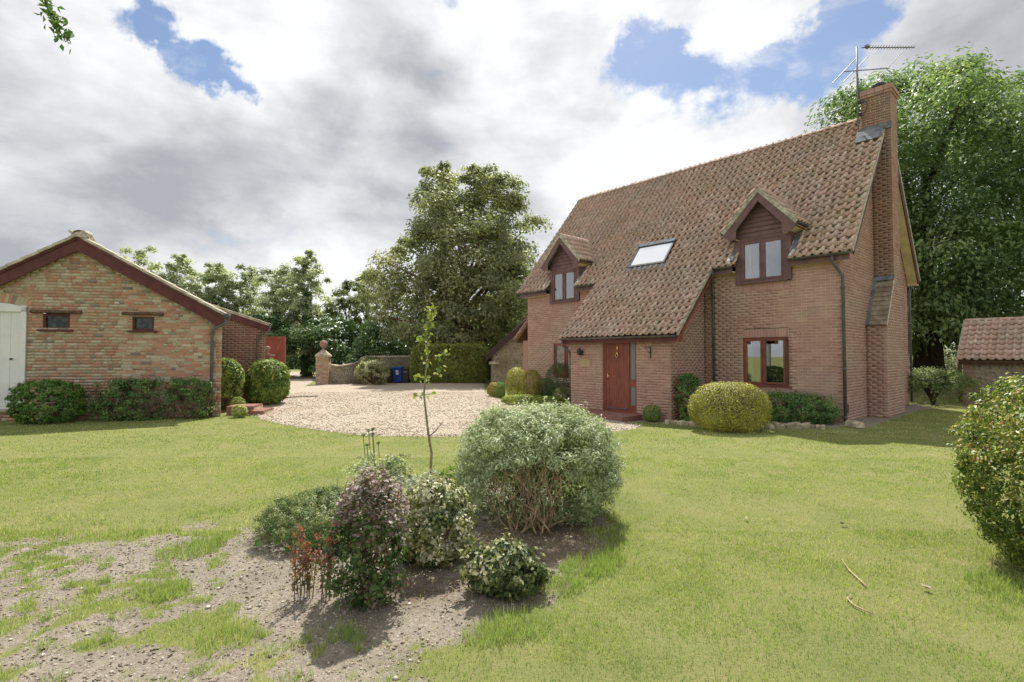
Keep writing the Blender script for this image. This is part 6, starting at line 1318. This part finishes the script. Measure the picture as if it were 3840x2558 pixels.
def fern(name, label, pos, n, h, spread, mt, cat, L=.03, k=0, asp=.3):
    e = empty(name, (pos[0], pos[1], 0), label, cat); rg = random.Random(k); mb = MB(); P = []; A = []
    for i in range(n):
        a = rg.uniform(0, 6.28); s = rg.uniform(.3, 1) * spread; hh_ = h * rg.uniform(.6, 1.1); pts = [Vector((0, 0, -.02)), Vector((math.cos(a) * s * .35, math.sin(a) * s * .35, hh_ * .75)), Vector((math.cos(a) * s * .75, math.sin(a) * s * .75, hh_)), Vector((math.cos(a) * s * 1.1, math.sin(a) * s * 1.1, hh_ * .85))]
        mb.tube(pts, [.004, .003, .002, .001], 4)
        for j_ in range(44):
            f_ = rg.uniform(.3, 1) * 3; i0 = min(2, int(f_)); q = pts[i0].lerp(pts[i0 + 1], f_ - i0); P.append((q.x + rg.gauss(0, .018), q.y + rg.gauss(0, .018), max(.02, q.z + rg.gauss(0, .012)))); A.append((math.cos(a + 1.5), math.sin(a + 1.5), .2))
    mb.build('stem', M_STEM, e); P = np.array(P); leaf_mesh('leaves', P, rng.normal(0, .4, P.shape) + np.array([0, 0, 1.]), L, asp, rng.random(len(P)), mt, e)
    return e
fern('fennel', 'feathery green foliage at the foot of the allium heads', (-1.50, 5.9), 46, .52, .42, L_GREY, 'plant', .045, 1)
fern('silver_artemisia', 'low silvery feathery plant behind the variegated shrub', (-1.05, 5.7), 44, .36, .44, L_SILVER, 'plant', .045, 2)
fern('bronze_grass', 'small brownish arching plant beside the silvery one', (-.78, 5.55), 20, .32, .30, L_GOLD, 'plant', .03, 3)
shrub('leafy_perennial', 'low green leafy plant between the sapling and the grey shrub', (-.62, 6.2), .30, .26, .34, 1500, .05, .5, L_SAP, k=34, lump=.2, stem_n=6, stem_r=.005, rvc=.35)

# far hedges closing the view at the right, scattered small growth
fh = empty('field_hedge', (31, 62, 0), 'pale field hedge far beyond the lawn on the right', 'hedge')
n = 24000; P = np.stack([rng.uniform(-22, 22, n), rng.normal(0, 1.0, n), np.abs(rng.normal(0, 1, n)) * 2.0], -1); P[:, 2] = np.minimum(P[:, 2], 4.2 + .5 * np.sin(P[:, 0])); leaf_mesh('foliage', P, np.tile([0, -.5, .8], (n, 1)), .35, .7, rng.random(n), L_HEDGE, fh); stems(fh, 6, 1.2, .06, 2., M_BARK, 3)
fh = empty('field_hedge', (-6, 66, 0), 'dark overgrown hedge line behind the hedgerow trees', 'hedge')
n = 26000; P = np.stack([rng.uniform(-45, 22, n), rng.normal(0, 1.2, n), np.abs(rng.normal(0, 1, n)) * 1.7], -1); leaf_mesh('foliage', P, np.tile([0, -.5, .8], (n, 1)), .42, .7, rng.random(n), L_IVY, fh); stems(fh, 6, 1.2, .06, 2., M_BARK, 4)
fh = empty('understorey_thicket', (-11.5, 37.5, 0), 'dark ivy and bramble thicket at the foot of the hedgerow trees', 'thicket')
n = 22000; P = np.stack([rng.uniform(-8.5, 11, n), rng.normal(0, .6, n), np.abs(rng.normal(0, 1, n)) * .85], -1); kp = ~((P[:, 0] > -6.2) & (P[:, 0] < -1.6)); P = P[kp]; leaf_mesh('foliage', P, np.tile([0, -.5, .8], (len(P), 1)), .2, .7, rng.random(len(P)), L_IVY, fh); stems(fh, 6, 1.0, .05, 2., M_BARK, 5)

# small things lying on the lawn
def fallen(px, py, label, L=.09, lv=.9):
    p_ = GD(px, py); z = float(gh(p_[0], p_[1])) + .03; mb = MB()
    pts = [(-L / 2, 0, 0), (-L * .2, L * .22, .012), (L * .25, L * .18, .004), (L / 2, 0, .016), (L * .2, -L * .2, .006), (-L * .2, -L * .2, .014), (0, 0, -.006)]
    mb.add(pts, [(0, 1, 6), (1, 2, 6), (2, 3, 6), (3, 4, 6), (4, 5, 6), (5, 0, 6)]); o = mb.build('fallen_leaf', plain('dry_leaf_%d' % px, (.40 * lv, .35 * lv, .26 * lv), .8, .2)); o.location = (p_[0], p_[1], z); o.rotation_euler = (0, 0, px * .7); tag(o, label, 'leaf', 'dry leaves on the lawn')
fallen(1716, 1198, 'pale dry leaf on the lawn right of the big grey shrub', .07, .8); fallen(1938, 1210, 'small brown leaf on the open lawn before the golden bush', .06, .5); fallen(2130, 1360, 'tan leaf on the lawn left of the right-hand bush', .08, .9)
for k, (pl, lab) in enumerate((([(1935, 1288), (1952, 1312), (1975, 1335), (1992, 1352)], 'straight tan root showing through the lawn, upper of two'), ([(1958, 1372), (1948, 1382), (1962, 1398), (1985, 1410), (2008, 1420)], 'hooked tan root showing through the lawn, lower of two'))):
    pts = [GD(*q) for q in pl]; o0_ = pts[0]; e = MB().tube([(q[0] - o0_[0], q[1] - o0_[1], float(gh(q[0], q[1])) - float(gh(o0_[0], o0_[1])) + .016) for q in pts], [.003, .006, .006, .005, .002][:len(pts)], 6).build('exposed_root', M_TWIG, None, True); e.location = (o0_[0], o0_[1], float(gh(o0_[0], o0_[1]))); tag(e, lab, 'root', 'roots in the lawn')
